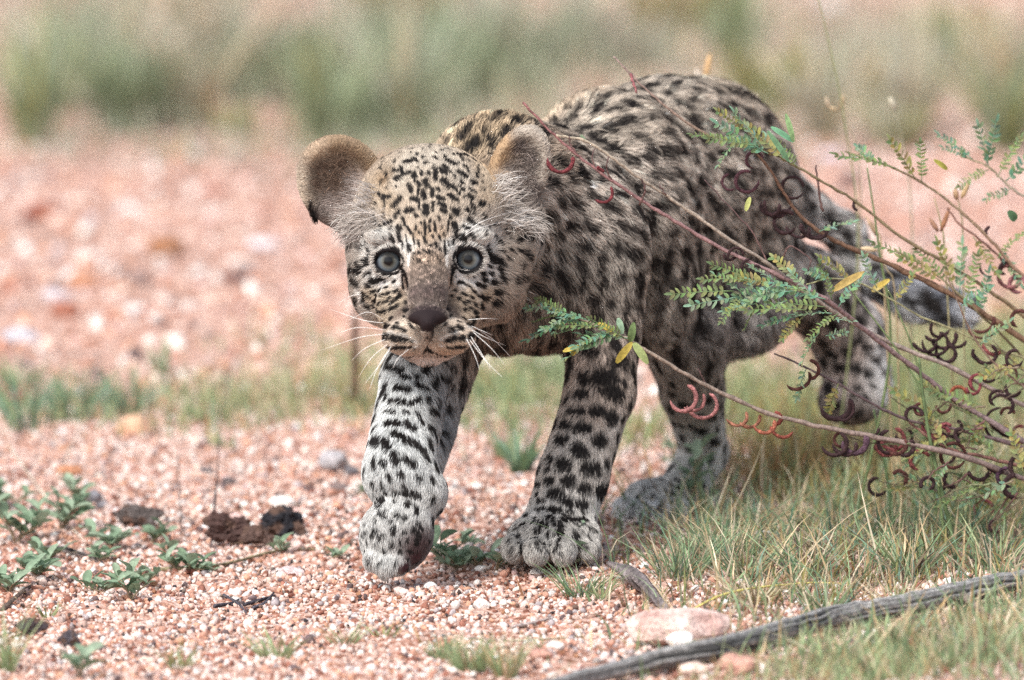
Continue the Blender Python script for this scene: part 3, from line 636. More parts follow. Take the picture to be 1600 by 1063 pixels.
for q in ((486,318,488,330,9),(489,330,494,346,10),(540,372,548,382,14)):
    a, b_ = hit(q[0], q[1]), hit(q[2], q[3])
    if a is not None and b_ is not None and np.linalg.norm(a-b_) < .02: SP.append((a, b_, q[4]*.5*rs(0)*1.2, .3))
for (cx_, cy_, rx_, ry_, k_) in ((866, 830, 80, 38, 80), (612, 815, 45, 60, 46), (1015, 788, 55, 30, 50)):
    for _ in range(k_):
        a_ = random.uniform(0, 6.28); q_ = math.sqrt(random.random()); x_ = cx_+rx_*q_*math.cos(a_); y_ = cy_+ry_*q_*math.sin(a_)
        a, b_ = hit(x_, y_), hit(x_+random.gauss(0, 4), y_+random.uniform(2, 9))
        if a is not None and b_ is not None and np.linalg.norm(a-b_) < .012: SP.append((a, b_, random.uniform(.0009, .0021), .35))
n_traced = len(SP)
# scattered spots over the rest of the coat
TA = np.linalg.norm(FN, axis=1)*.5; cdf = np.cumsum(TA); AREA = cdf[-1]
def sample(n, wt=None):
    c_ = cdf if wt is None else np.cumsum(TA*wt)
    t = np.searchsorted(c_, rng.random(n)*c_[-1]); t = np.minimum(t, len(BT)-1)
    u = rng.random((n, 2)); s_ = u.sum(1) > 1; u[s_] = 1-u[s_]
    a, b_, c2 = BV[BT[t, 0]], BV[BT[t, 1]], BV[BT[t, 2]]
    P = a+(b_-a)*u[:, :1]+(c2-a)*u[:, 1:]
    na = BN[BT[t, 0]]*(1-u.sum(1))[:, None]+BN[BT[t, 1]]*u[:, :1]+BN[BT[t, 2]]*u[:, 1:]
    return P, na/np.linalg.norm(na, axis=1)[:, None]
cp, cn_ = sample(30000)
fd, fl, fc, fy = anchor_eval(cp)
tp = np.array([(a+b_)*.5 for a, b_, r, s in SP]); 
# regions given by what was traced: face and lower legs are complete on the sighted side
px_, py_ = project(cp)
toward = ((CAM-cp)/np.linalg.norm(CAM-cp, axis=1)[:, None]*cn_).sum(1)
seen_face = (cp[:, 1] < -.035) & (toward > .0) & (py_ < 580)
noseb = (np.abs(px_-668) < 34) & (py_ > 395) & (py_ < 515) & (cp[:, 1] < -.08)
ears = ((px_ < 592) & (py_ < 350) & (cp[:, 1] < .03)) | ((px_ > 757) & (px_ < 862) & (py_ < 345) & (cp[:, 1] < .012))
LIGHT = [(583,424,597,436,7),(597,436,622,441,8),(567,400,580,384,9),(580,384,606,376,9),(606,376,628,384,6),(640,392,638,414,6),(756,416,748,430,7),(748,430,718,441,8),(717,384,735,374,8),(735,374,760,380,9),(697,392,698,414,6),(607,521,632,526,7),(632,526,650,534,6),(735,512,712,520,7),(712,520,690,530,6),(612,537,650,541,5),(730,532,690,540,5),(560,455,566,470,12)]
LM0 = []
for x1, y1, x2, y2, w in LIGHT:
    a, b_ = hit(x1, y1), hit(x2, y2)
    if a is not None and b_ is not None and np.linalg.norm(a-b_) < .04: LM0.append((a, b_, w*.55*rs(0), .5))
cell = {}
def key(p): return tuple(np.floor(p/.02).astype(int))
for a, b_, r, s in SP: cell.setdefault(key((a+b_)/2), []).append(((a+b_)/2, r))
for i in range(len(cp)):
    if ears[i] or noseb[i] or (seen_face[i] and py_[i] > 490 and 590 < px_[i] < 750): continue
    p = cp[i]; leg = p[2] < .115; 
    sz = .0062 if not leg else .0050
    if p[1] > -.1 and p[1] < .01 and not leg: sz = .0040
    paw = cp[i, 2] < .030 or (cp[i, 2] < .042 and cp[i, 1] < -.04)
    if paw: sz = .0026 if p[1] < .1 else .0040
    if seen_face[i] and 565 < px_[i] < 800: sz = .0017
    sz *= rng.uniform(.7, 1.15)
    gap = sz*(1.66 if not leg else 2.15)
    ok = all(np.linalg.norm(p-(a_+b2)/2) > r_+sz+.002 for a_, b2, r_, s_ in LM0) if seen_face[i] else True; kx, ky, kz = key(p)
    for ix in (-1, 0, 1):
        for iy in (-1, 0, 1):
            for iz in (-1, 0, 1):
                for q, r in cell.get((kx+ix, ky+iy, kz+iz), ()):
                    if np.linalg.norm(p-q) < max(gap, sz+r+.0022): ok = False; break
                if not ok: break
            if not ok: break
        if not ok: break
    if not ok: continue
    t_ = fd[i]-cn_[i]*(fd[i]@cn_[i]); t_ /= np.linalg.norm(t_)+1e-9
    side = np.cross(cn_[i], t_); ang = rng.normal(0, .5); t_ = t_*math.cos(ang)+side*math.sin(ang)
    hl = sz*rng.uniform(.2, 1.0)*(1 if not leg else .6); rr = sz*(.90 if not leg else .74)
    SP.append((p-t_*hl, p+t_*hl, rr, .45)); cell.setdefault((kx, ky, kz), []).append((p, sz))
SA = np.array([s[0] for s in SP]); SB = np.array([s[1] for s in SP]); SR = np.array([s[2] for s in SP]); SS = np.array([s[3] for s in SP])
print("spots", n_traced, len(SP))
LM = LM0
def lightmask(P):
    m_ = np.zeros(len(P))
    for a, b_, r, s in LM:
        ab = b_-a; t = np.clip(((P-a)@ab)/(ab@ab+1e-12), 0, 1); d_ = np.linalg.norm(P-a-t[:, None]*ab, axis=1)
        m_ = np.maximum(m_, np.clip((r*(1+s)-d_)/(2*s*r), 0, 1))
    return m_
def spotmask(P, jit):
    o_ = np.argsort(P[:, 0]); Q = P[o_]; xs = Q[:, 0]; m_ = np.zeros(len(Q)); jj = jit[o_]*.35+.30*(np.sin(Q[:, 0]*1300+2.1*np.sin(Q[:, 2]*900))*np.sin(Q[:, 2]*1150+1.7*np.sin(Q[:, 0]*800)))+.15*np.sin(Q[:, 0]*2600)*np.sin(Q[:, 2]*2400+Q[:, 1]*1500)
    for a, b_, r, s in zip(SA, SB, SR, SS):
        pad = r*1.7+.001; lo, hi_ = np.searchsorted(xs, (min(a[0], b_[0])-pad, max(a[0], b_[0])+pad))
        if hi_ <= lo: continue
        q = Q[lo:hi_]; ab = b_-a; t = np.clip(((q-a)@ab)/(ab@ab+1e-12), 0, 1)
        d_ = np.linalg.norm(q-a-t[:, None]*ab, axis=1)+jj[lo:hi_]*r
        v = np.clip((r*(1+s)-d_)/(2*s*r), 0, 1); m_[lo:hi_] = np.maximum(m_[lo:hi_], v)
    out = np.empty(len(P)); out[o_] = m_*m_*(3-2*m_); return out
DARK = np.array([.009, .007, .0065])
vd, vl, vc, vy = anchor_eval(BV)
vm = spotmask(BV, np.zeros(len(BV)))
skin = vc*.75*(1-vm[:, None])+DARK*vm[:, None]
# leather: nose pad, pads of the lifted paw
vx, vy2 = project(BV)
nosew = np.clip(1.15-np.sqrt(((vx-668)/33)**2+((vy2-501)/19)**2), 0, .25)*4*(BV[:, 1] < -.148)
skin = skin*(1-nosew[:, None])+np.array([.017, .011, .012])*nosew[:, None]
def padw(P):
    w_ = np.zeros(len(P))
    for (ax_, ay_, aY, rr) in ((645, 866, -.088, .0075), (655, 848, -.080, .006), (630, 886, -.098, .006), (668, 834, -.064, .006)):
        c_ = W(ax_, ay_, aY); w_ = np.maximum(w_, np.clip(1.5-np.linalg.norm(P-c_, axis=1)/rr, 0, 1))
    return w_
for ex, ey, eY in EYES:
    rr_ = np.sqrt(((vx-ex)/24.5)**2+((vy2-ey-.5)/(21.5))**2); w_ = (np.clip((1.06-rr_)*10, 0, 1)*(BV[:, 1] < -.07))[:, None]; skin = skin*(1-w_)+np.array([.012, .010, .011])*w_
pw_ = padw(BV); skin = skin*(1-pw_[:, None])+np.array([.05, .022, .026])*pw_[:, None]
cub = empty("leopard_cub", (0, 0, 0))
tagit(cub, "spotted leopard cub stalking towards the viewer with one forepaw lifted", "leopard cub")
body_me = make_mesh("body", BV, BQ.astype(np.int32), M_SKIN, skin, True)
link(bpy.data.objects.new("body", body_me), cub)

# ------------------------------------------------------------------ fur strands
from mathutils.kdtree import KDTree
def hair_mat(name, rough=.45, mixd=.6):
    m_ = bpy.data.materials.new(name); m_.use_nodes = True; N_, L_ = m_.node_tree.nodes, m_.node_tree.links
    N_.remove(N_["Principled BSDF"])
    a_ = N_.new("ShaderNodeAttribute"); a_.attribute_name = "hair_col"
    hb = N_.new("ShaderNodeBsdfDiffuse"); L_.new(a_.outputs["Color"], hb.inputs["Color"])
    gl = N_.new("ShaderNodeBsdfHair"); gl.component = 'Reflection'; gl.inputs["RoughnessU"].default_value = .35; gl.inputs["RoughnessV"].default_value = .6; gl.inputs["Color"].default_value = (.8, .8, .8, 1)
    ms = N_.new("ShaderNodeMixShader"); ms.inputs[0].default_value = .02
    L_.new(hb.outputs[0], ms.inputs[1]); L_.new(gl.outputs[0], ms.inputs[2])
    L_.new(ms.outputs[0], N_["Material Output"].inputs["Surface"]); return m_
M_HAIR = hair_mat("fur_strand")
def curves_obj(name, pts, rad, colr, mat, parent):
    """pts (n,k,3) rad (n,k) colr (n,3)"""
    n, k = pts.shape[:2]
    cu = bpy.data.hair_curves.new(name); cu.add_curves([k]*n)
    cu.position_data.foreach_set("vector", pts.astype(np.float32).ravel())
    r_ = cu.attributes.get("radius") or cu.attributes.new("radius", 'FLOAT', 'POINT')
    r_.data.foreach_set("value", rad.astype(np.float32).ravel())
    c_ = np.ones((n, k, 4), np.float32)
    c_[..., :3] = colr[:, None, :] if colr.ndim == 2 else colr
    ca = cu.attributes.new("hair_col", 'FLOAT_COLOR', 'POINT'); ca.data.foreach_set("color", c_.ravel())
    cu.materials.append(mat)
    return link(bpy.data.objects.new(name, cu), parent)
def grow(P, Nn, d_, L_, lay, own, width, clump=.35, jitter=.22, tipc=None):
    n = len(P)
    t_ = d_-Nn*(d_*Nn).sum(1)[:, None]; t_ /= np.linalg.norm(t_, axis=1)[:, None]+1e-9
    # tuft wise bend from smooth pseudo noise, then strand jitter
    ph = P*np.array([410., 380., 395.])
    w1 = np.stack([np.sin(ph[:, 0]+1.7*np.sin(ph[:, 2]*.7)), np.sin(ph[:, 1]+1.9*np.sin(ph[:, 0]*.6)), np.sin(ph[:, 2]+1.3*np.sin(ph[:, 1]*.8))], 1)
    w2 = np.stack([np.sin(ph[:, 1]*2.1+2), np.sin(ph[:, 2]*1.9+1), np.sin(ph[:, 0]*2.3)], 1)
    t_ = t_+w1*clump*.6+w2*clump*.4+rng.normal(0, 1, (n, 3))*(jitter*np.clip(L_/.012, .5, 1))[:, None]
    t_ -= Nn*(t_*Nn).sum(1)[:, None]; t_ /= np.linalg.norm(t_, axis=1)[:, None]+1e-9
    k = 4; s_ = np.linspace(0, 1, k)[None, :, None]
    up = (np.maximum(lay, .24)*rng.uniform(.7, 1.3, n)+.0005/np.maximum(L_, .001)*.5)[:, None, None]*Nn[:, None, :]
    pts = P[:, None, :]-Nn[:, None, :]*.00005+L_[:, None, None]*(t_[:, None, :]*(s_*.8+s_*s_*.2)+up*(s_*1.35-s_*s_*.75))
    # strands of a lock draw together at their tips
    far_ = np.linalg.norm(P-P[own], axis=1) < .006
    pull = (np.clip((L_-.003)/.011, .06, 1)*.62*far_)[:, None, None]
    pts += pull*(s_**1.5)*(pts[own]-pts)
    pts[..., 2] -= (L_[:, None]*.12)*s_[..., 0]**2
    pts[..., 2] = np.maximum(pts[..., 2], .0006)
    prof = np.array([.9, 1.0, .75, .12]); rad = width[:, None]*prof[None]
    return pts, rad
def region_w():
    fc_ = (BV[BT[:, 0]]+BV[BT[:, 1]]+BV[BT[:, 2]])/3; fn_ = FN/(np.linalg.norm(FN, axis=1)[:, None]+1e-15)
    v_ = CAM-fc_; v_ /= np.linalg.norm(v_, axis=1)[:, None]; f_ = (v_*fn_).sum(1)
    w_ = np.where(f_ > -.25, 1.0, .18)
    w_ *= np.where(fc_[:, 1] < -.03, np.where(fc_[:, 2] > .13, 5.2, 2.6), 1.0)
    w_ *= np.where((fc_[:, 1] >= -.03) & (fc_[:, 2] < .125), 1.7, 1.0)
    return w_
HN = 330000
P, Nn = sample(HN, region_w())
d_, L_, c_, lay = anchor_eval(P)
hx, hy = project(P)
skip = np.zeros(len(P), bool)
for ex, ey, eY in EYES:
    c0 = W(ex, ey, eY); rr = np.sqrt(((hx-ex)/22)**2+((hy-ey)/19)**2); skip |= (rr < 1.0) & (P[:, 1] < -.07)
skip |= (np.sqrt(((hx-668)/31)**2+((hy-501)/17)**2) < 1) & (P[:, 1] < -.15)
skip |= padw(P) > .6
keep = ~skip; P, Nn, d_, L_, c_, lay, hx, hy = P[keep], Nn[keep], d_[keep], L_[keep], c_[keep], lay[keep], hx[keep], hy[keep]
n = len(P)
ci = rng.choice(n, n//16, replace=False); kd = KDTree(len(ci))
for a_, b2 in enumerate(ci): kd.insert(P[b2], a_)
kd.balance(); own = ci[np.array([kd.find(q)[1] for q in P])]
body_like = np.clip((P[:, 1]+.01)/.05, 0, 1)*np.clip((P[:, 2]-.10)/.04, 0, 1)
wd = np.where((P[:, 1] < -.03) & (P[:, 2] > .13), .00010, .00016)*rng.uniform(.7, 1.3, n)+.00006*body_like
L_ = L_*rng.uniform(.7, 1.2, n)
pts, rad = grow(P, Nn, d_, L_, lay, own, wd)
m_mid = spotmask(pts[:, 2]*.75+pts[:, 3]*.25, rng.normal(0, .35, n))
m_lock = m_mid[own]
msk = m_mid*(1-body_like)+body_like*(.75*m_mid+.25*m_lock)
lockv = np.exp(rng.normal(0, .22, n))[own][:, None]
c_ = np.minimum(c_*np.exp(rng.normal(0, .12, (n, 1)))*np.where(body_like[:, None] > .3, lockv, lockv**.5), .82)
dk = DARK*np.exp(rng.normal(0, .3, (n, 1)))*(1+body_like[:, None]*.5)
bridge = np.clip(1.3-np.abs(hx-668)/36, 0, 1)*(P[:, 1] < -.08)*(hy > 385)*(hy < 515)
c_ = c_*np.exp(rng.normal(0, .45, (n, 1))*bridge[:, None])*np.exp(rng.normal(0, .40, n)[own]*bridge)[:, None]
lmk = lightmask(pts[:, 2])[:, None]; c_ = c_*(1-lmk)+np.array([.74, .71, .66])*lmk
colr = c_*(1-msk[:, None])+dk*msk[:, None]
# ticking: some hairs of the long coat are dark all along
tk = (rng.random(n) < .10*body_like)[:, None]; colr = np.where(tk, dk*2.0, colr)
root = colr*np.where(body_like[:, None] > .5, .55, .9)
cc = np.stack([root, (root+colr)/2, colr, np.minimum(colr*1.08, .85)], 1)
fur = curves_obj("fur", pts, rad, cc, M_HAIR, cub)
# long pale hairs inside the ears, fringes
def tuft(name, pts_src, n, dirs, ln, colr, spread=.25, w=.00019):
    P = []; 
    while len(P) < n:
        q = random.choice(pts_src); h_ = hit(q[0]+random.gauss(0, q[2]), q[1]+random.gauss(0, q[2]))
        if h_ is not None: P.append(h_)
    P = np.array(P); d_ = np.array(dirs, float)[None]+rng.normal(0, spread, (n, 3)); d_ /= np.linalg.norm(d_, axis=1)[:, None]
    L_ = ln*rng.uniform(.55, 1.15, n); s_ = np.linspace(0, 1, 5)[None, :, None]
    bend = rng.normal(0, .18, (n, 1, 3))+np.array([0, -.05, -.12])
    pts = P[:, None]+L_[:, None, None]*(d_[:, None]*s_+bend*s_*s_)
    rad = w*np.array([1, 1, .85, .6, .15])[None]*rng.uniform(.7, 1.3, (n, 1))
    c_ = np.minimum(np.array(colr)*np.exp(rng.normal(0, .35, (n, 1))), .85)
    return pts, rad, c_
T = [tuft("a", [(578,300,7),(572,322,8),(560,338,8)] , 150, (-1,-.7,.45), .017, (.5,.46,.42)),
     tuft("a", [(565,350,9),(548,352,8),(590,345,8)] , 150, (-1,-.5,-.15), .016, (.45,.41,.37)),
     tuft("a", [(545,350,8),(552,362,8)], 180, (-.9,-.1,-.8), .011, (.3,.26,.24)),
     tuft("a", [(782,300,7),(790,316,8),(776,285,6)] , 150, (.9,-.6,.6), .018, (.5,.46,.42)),
     tuft("a", [(800,330,10),(815,345,9),(795,345,8)] , 190, (.95,-.55,.3), .014, (.52,.48,.44)),
     tuft("a", [(825,345,9),(835,350,7)], 200, (.8,-.1,-.5), .011, (.4,.36,.32)),
     tuft("a", [(540,250,16),(520,280,18)], 700, (-.6,-.2,.3), .006, (.20,.13,.09), .5, .0001),
     tuft("a", [(825,250,14),(830,280,12)], 500, (.5,-.3,.5), .008, (.30,.25,.22), .5, .0001)]
curves_obj("ear_hair", np.vstack([t[0] for t in T]), np.vstack([t[1] for t in T]), np.vstack([t[2] for t in T]), M_HAIR, cub)

# ------------------------------------------------------------------ eyes, whiskers
def eye_mat():
    m_, N_, L_, b_ = mat_new("cub_eye")
    tc_ = N_.new("ShaderNodeTexCoord"); sx = N_.new("ShaderNodeSeparateXYZ"); L_.new(tc_.outputs["Object"], sx.inputs[0])
    cx = N_.new("ShaderNodeCombineXYZ"); L_.new(sx.outputs[0], cx.inputs[0]); L_.new(sx.outputs[2], cx.inputs[2])
    ln_ = N_.new("ShaderNodeVectorMath"); ln_.operation = 'LENGTH'; L_.new(cx.outputs[0], ln_.inputs[0])
    nz = N_.new("ShaderNodeTexNoise"); nz.inputs["Scale"].default_value = 5; nz.inputs["Detail"].default_value = 6
    L_.new(tc_.outputs["Object"], nz.inputs["Vector"])
    ad = N_.new("ShaderNodeMath"); ad.operation = 'MULTIPLY_ADD'; L_.new(nz.outputs["Fac"], ad.inputs[0]); ad.inputs[1].default_value = .16
    L_.new(ln_.outputs["Value"], ad.inputs[2])
    cr_ = N_.new("ShaderNodeValToRGB"); e_ = cr_.color_ramp.elements
    e_[0].position = 0; e_[0].color = (.004, .004, .006, 1); e_[1].position = 1; e_[1].color = (.01, .01, .015, 1)
    for p_, q_ in ((.30, (.001, .001, .0015, 1)), (.345, (.05, .047, .037, 1)), (.44, (.12, .125, .115, 1)), (.60, (.10, .125, .145, 1)), (.67, (.03, .036, .045, 1)), (.73, (.008, .011, .016, 1)), (.95, (.005, .006, .01, 1))):
        k_ = e_.new(p_); k_.color = q_
    L_.new(ad.outputs[0], cr_.inputs[0]); L_.new(cr_.outputs[0], b_.inputs["Base Color"])
    b_.inputs["Roughness"].default_value = .3; b_.inputs["Coat Weight"].default_value = .3; b_.inputs["Specular IOR Level"].default_value = .15; b_.inputs["Coat Roughness"].default_value = .08
    return m_
M_EYE = eye_mat()
import bmesh
def uvs(seg, rings):
    bm = bmesh.new(); bmesh.ops.create_uvsphere(bm, u_segments=seg, v_segments=rings, radius=1)
    V = np.array([v.co[:] for v in bm.verts]); F = [tuple(v.index for v in f.verts) for f in bm.faces]; bm.free(); return V, F
SV, SF = uvs(40, 28)
for ex, ey, eY in EYES:
    me = make_mesh("eye", SV, SF, M_EYE, None, True); o = bpy.data.objects.new("eye", me)
    r_ = 28.5*rs(eY); p = W(ex, ey, eY+.0045)
    o.location = p; o.scale = (r_, r_, r_)
    # look towards the viewer's side
    v = Vector(CAM-p).normalized(); o.rotation_euler = Vector((0, -1, 0)).rotation_difference(v).to_euler()
    link(o, cub)
WM, N_, L_w, b_w = mat_new("whisker_white"); b_w.inputs["Base Color"].default_value = (.82, .8, .76, 1); b_w.inputs["Roughness"].default_value = .4
WH_L = [((600,505),(565,500),(515,483),.03),((598,512),(560,520),(505,528),.02),((602,522),(560,528),(500,548),.02),((603,530),(570,545),(548,565),.01),((606,538),(580,560),(560,590),.0),((610,545),(595,568),(570,600),-.01),((566,460),(548,463),(522,478),.04),((600,500),(575,488),(545,500),.0),((612,540),(590,575),(577,610),-.02),((640,545),(622,560),(614,575),-.01),((604,516),(560,512),(530,520),0.),((730,500),(760,498),(778,499),.02),((733,508),(760,520),(770,524),.02),((738,518),(768,545),(790,572),.0),((735,525),(752,552),(768,580),-.01),((733,530),(760,565),(785,590),-.02),((742,512),(772,532),(800,560),.01),((790,452),(815,453),(842,462),.05),((792,455),(812,462),(838,476),.05),((788,458),(812,460),(832,470),.05),((728,528),(742,556),(750,580),-.01),((725,368),(750,348),(795,332),.02),((722,372),(745,358),(790,345),.02),((590,345),(570,330),(545,318),-.01),((613,362),(600,345),(575,325),-.01),((736,515),(760,528),(790,540),.02)]
for a, b_, c2, dy in WH_L:
    h_ = hit(*a)
    if h_ is None: continue
    p2 = W(b_[0], b_[1], h_[1]-.006+dy*.3); p3 = W(c2[0], c2[1], h_[1]-.004+dy)
    V, F = tube(spline([h_, p2, p3], 7), [.00022, .0002, .00006], 4)
    me = make_mesh("whisker", V, F, WM, None, True); link(bpy.data.objects.new("whisker", me), cub)

# ------------------------------------------------------------------ shrub with curled pods (right)
GRN = (.17, .25, .11); TEAL = (.16, .31, .21); OLV = (.25, .28, .12); YEL = (.58, .46, .10)
def leaflet(mb, p, d, up, ln, wd, col, curl=.15, nseg=4):
    d = d/np.linalg.norm(d); s = np.cross(d, up); s /= np.linalg.norm(s)+1e-9; u = np.cross(s, d)
    V = []; F = []
    for i in range(nseg+1):
        t = i/nseg; w = wd*.5*math.sin(math.pi*min(.985, .03+t*.95))**.42
        c = p+d*ln*t+u*ln*curl*(t*(1-t)*1.5-.4*t*t)
        V += [c-s*w+u*w*.35, c, c+s*w+u*w*.35]
    for i in range(nseg):
        a = 3*i; F += [(a, a+1, a+4, a+3), (a+1, a+2, a+5, a+4)]
    cc = np.array(col)*random.uniform(.75, 1.25); C_ = np.tile(cc, (len(V), 1)); C_[1::3] *= .8
    mb.add(V, F, C_)
def frond_mesh(L_, npair, ll, lw, col, seed, yel=0.05, droop=.2):
    """compound leaf along +X, rachis plus leaflet pairs"""
    random.seed(seed); mb = MB()
    r_ = [np.array([L_*t, 0, -droop*L_*t*t]) for t in np.linspace(0, 1, 8)]
    V, F = tube(r_, [.00045, .0002], 5); mb.add(V, F, np.array(col)*1.1)
    for i in range(npair):
        t = .18+.8*i/(npair-1); p = np.array([L_*t, 0, -droop*L_*t*t])
        for s_ in (-1, 1):
            if random.random() < .10: continue
            a = math.radians(random.uniform(50, 72)); d = np.array([math.cos(a), s_*math.sin(a), random.uniform(-.15, .25)])
            c = YEL if random.random() < yel*.4 else np.array(col)*np.array([random.uniform(.8, 1.45), random.uniform(.85, 1.15), random.uniform(.7, 1.1)])
            leaflet(mb, p, d, np.array([random.gauss(0, .25), random.gauss(0, .25), 1]), ll*random.uniform(.6, 1.1)*(1-.25*abs(t-.5)), lw*random.uniform(.7, 1.1), c)
    leaflet(mb, p, np.array([1, 0, 0.]), np.array([0, 0, 1.]), ll, lw, col)
    return mb.mesh("frond", M_LEAF)
FR = [frond_mesh(.030, 9, .0066, .0026, TEAL, 1, .01), frond_mesh(.036, 10, .0064, .0024, GRN, 2, .02), frond_mesh(.026, 8, .0060, .0025, OLV, 3, .06), frond_mesh(.030, 9, .0062, .0025, (.18,.30,.19), 4, .08), frond_mesh(.024, 7, .0060, .0023, (.2,.34,.23), 5, 0.)]
random.seed(21)
def orient(o, d, roll=0.0, up=(0, 0, 1)):
    x = Vector(d).normalized(); z = Vector(up); y = z.cross(x)
    if y.length < 1e-3: y = Vector((0, 1, 0))
    y.normalize(); z = x.cross(y)
    M_ = Matrix((x, y, z)).transposed().to_4x4() @ Matrix.Rotation(roll, 4, 'X')
    o.rotation_euler = M_.to_euler()
SB_ = W(1790, 830, .06); SB_[2] = gh(SB_[0], SB_[1])
shrub = empty("pod_shrub", SB_)
SO = np.array(shrub.location)
tagit(shrub, "sprawling shrub with thin reddish branches, feathery leaves and curled dark pods at right", "shrub")
def child(name, me, parent, loc=None, base=None):
    o = bpy.data.objects.new(name, me); link(o, parent)
    if loc is not None: o.location = np.array(loc)-(SO if base is None else base)
    return o
def branch(pts, r0, r1, col0, col1, parent=None, name="branch"):
    Q_ = [W(*p) for p in pts]
    if pts[0][0] >= 1700:                          # main stems run on down to the root
        Q_ = [SB_+rng.normal(0, .003, 3)*np.array([1, 1, 0]), (SB_+Q_[0])/2+np.array([.01, 0, .012])]+Q_
    P = spline(Q_, 7)
    P += rng.normal(0, .00025, P.shape)
    s = rs(P[0][1]); k = len(P)
    rr = np.linspace(r0, r1, k)*s*(1+.12*np.sin(np.arange(k)*1.7)+.08*rng.normal(size=k))
    V, F = tube(P-SO, rr, 7)
    c = np.linspace(0, 1, k)[:, None]; cc = np.array(col0)*(1-c)+np.array(col1)*c; cc = np.vstack([np.repeat(cc, 7, 0), cc[:1], cc[-1:]])
    me = make_mesh(name, V, F, M_BARK, cc, True)
    o = child(name, me, parent or shrub); return o, P
RDB = (.20, .10, .09); BRO = (.15, .09, .055); TANB = (.30, .24, .18); GRB = (.22, .20, .11); PUR = (.17, .115, .12)
# depth of the shrub: a little nearer than the flank
BR = {}
BR['low'] = branch([(1700,775,.03),(1600,748,.02),(1500,712,.0),(1400,690,-.01),(1300,670,-.02),(1200,646,-.03),(1110,606,-.04),(1060,578,-.045),(1010,548,-.05),(985,532,-.05),(940,512,-.05),(890,492,-.05)], 5.5, 1.8, PUR, TANB)
BR['thick'] = branch([(1720,620,.08),(1600,532,.07),(1500,468,.06),(1400,418,.05),(1330,388,.04),(1280,362,.035),(1240,325,.03),(1200,262,.02),(1160,215,.02)], 6.5, 2.0, BRO, (.16,.09,.06))
BR['long'] = branch([(1720,760,.06),(1600,690,.05),(1500,630,.04),(1420,570,.02),(1350,515,.0),(1290,468,-.02),(1215,430,-.03),(1140,395,-.035),(1070,355,-.04),(1010,318,-.045),(950,278,-.05),(905,245,-.05),(860,205,-.05),(816,160,-.05)], 5.4, 1.8, (.24,.19,.19), (.22,.10,.095))
BR['pale'] = branch([(1720,700,.07),(1600,635,.06),(1480,572,.04),(1400,540,.03),(1310,492,.01),(1240,445,-.01),(1200,412,-.02),(1130,368,-.03),(1060,318,-.035),(990,272,-.045),(940,235,-.05),(905,217,-.05),(868,212,-.05)], 4.6, 2.0, (.28,.21,.2), (.33,.28,.21))
BR['upper'] = branch([(1720,600,.09),(1600,495,.08),(1500,425,.07),(1410,372,.06),(1340,318,.05),(1270,275,.03),(1225,250,.02),(1190,232,.01),(1165,200,.005),(1145,175,.0)], 3.6, 1.3, BRO, GRB)
BR['feather'] = branch([(1720,520,.1),(1600,432,.09),(1550,378,.08),(1500,330,.075),(1460,298,.07),(1400,264,.06),(1360,250,.05),(1320,237,.05)], 3.6, 1.3, (.28,.15,.12), GRB)
BR['feather2'] = branch([(1740,560,.1),(1620,470,.1),(1560,400,.09),(1500,350,.08),(1480,325,.08)], 3.2, 1.5, (.25,.14,.11), (.25,.14,.11))
BR['corner'] = branch([(1720,380,.1),(1600,308,.1),(1570,285,.1),(1545,262,.1),(1500,243,.1)], 3.2, 1.3, (.38,.30,.28), GRB)
BR['dark'] = branch([(1720,740,.05),(1600,700,.04),(1500,672,.02),(1440,662,.01),(1380,640,-.005),(1310,600,-.015),(1260,575,-.02),(1210,552,-.02)], 4.2, 1.4, PUR, (.10,.07,.07))
BR['back'] = branch([(1110,215,.03),(1060,182,.03),(1012,142,.03),(985,115,.03),(958,88,.03)], 2.4, 1.2, (.2,.14,.1), (.3,.22,.2))
BR['mid'] = branch([(1720,700,.09),(1600,560,.08),(1520,480,.06),(1450,420,.055),(1400,392,.05)], 3.0, 1.2, BRO, GRB)
BR['arch'] = branch([(1720,590,.07),(1600,560,.06),(1500,520,.04),(1430,490,.03),(1350,445,.02),(1300,435,.01),(1260,445,.0)], 2.4, 1.0, (.28,.24,.14), (.3,.3,.16))
BR['base'] = branch([(1720,800,.03),(1640,745,.03),(1560,720,.02),(1480,700,.01),(1420,660,.01)], 5.0, 2.0, (.16,.08,.07), (.2,.1,.08))
BR['base2'] = branch([(1720,700,.02),(1650,640,.02),(1580,590,.02),(1530,540,.02),(1500,480,.02),(1480,430,.02)], 3.0, 1.0, (.16,.08,.07), (.2,.14,.1))
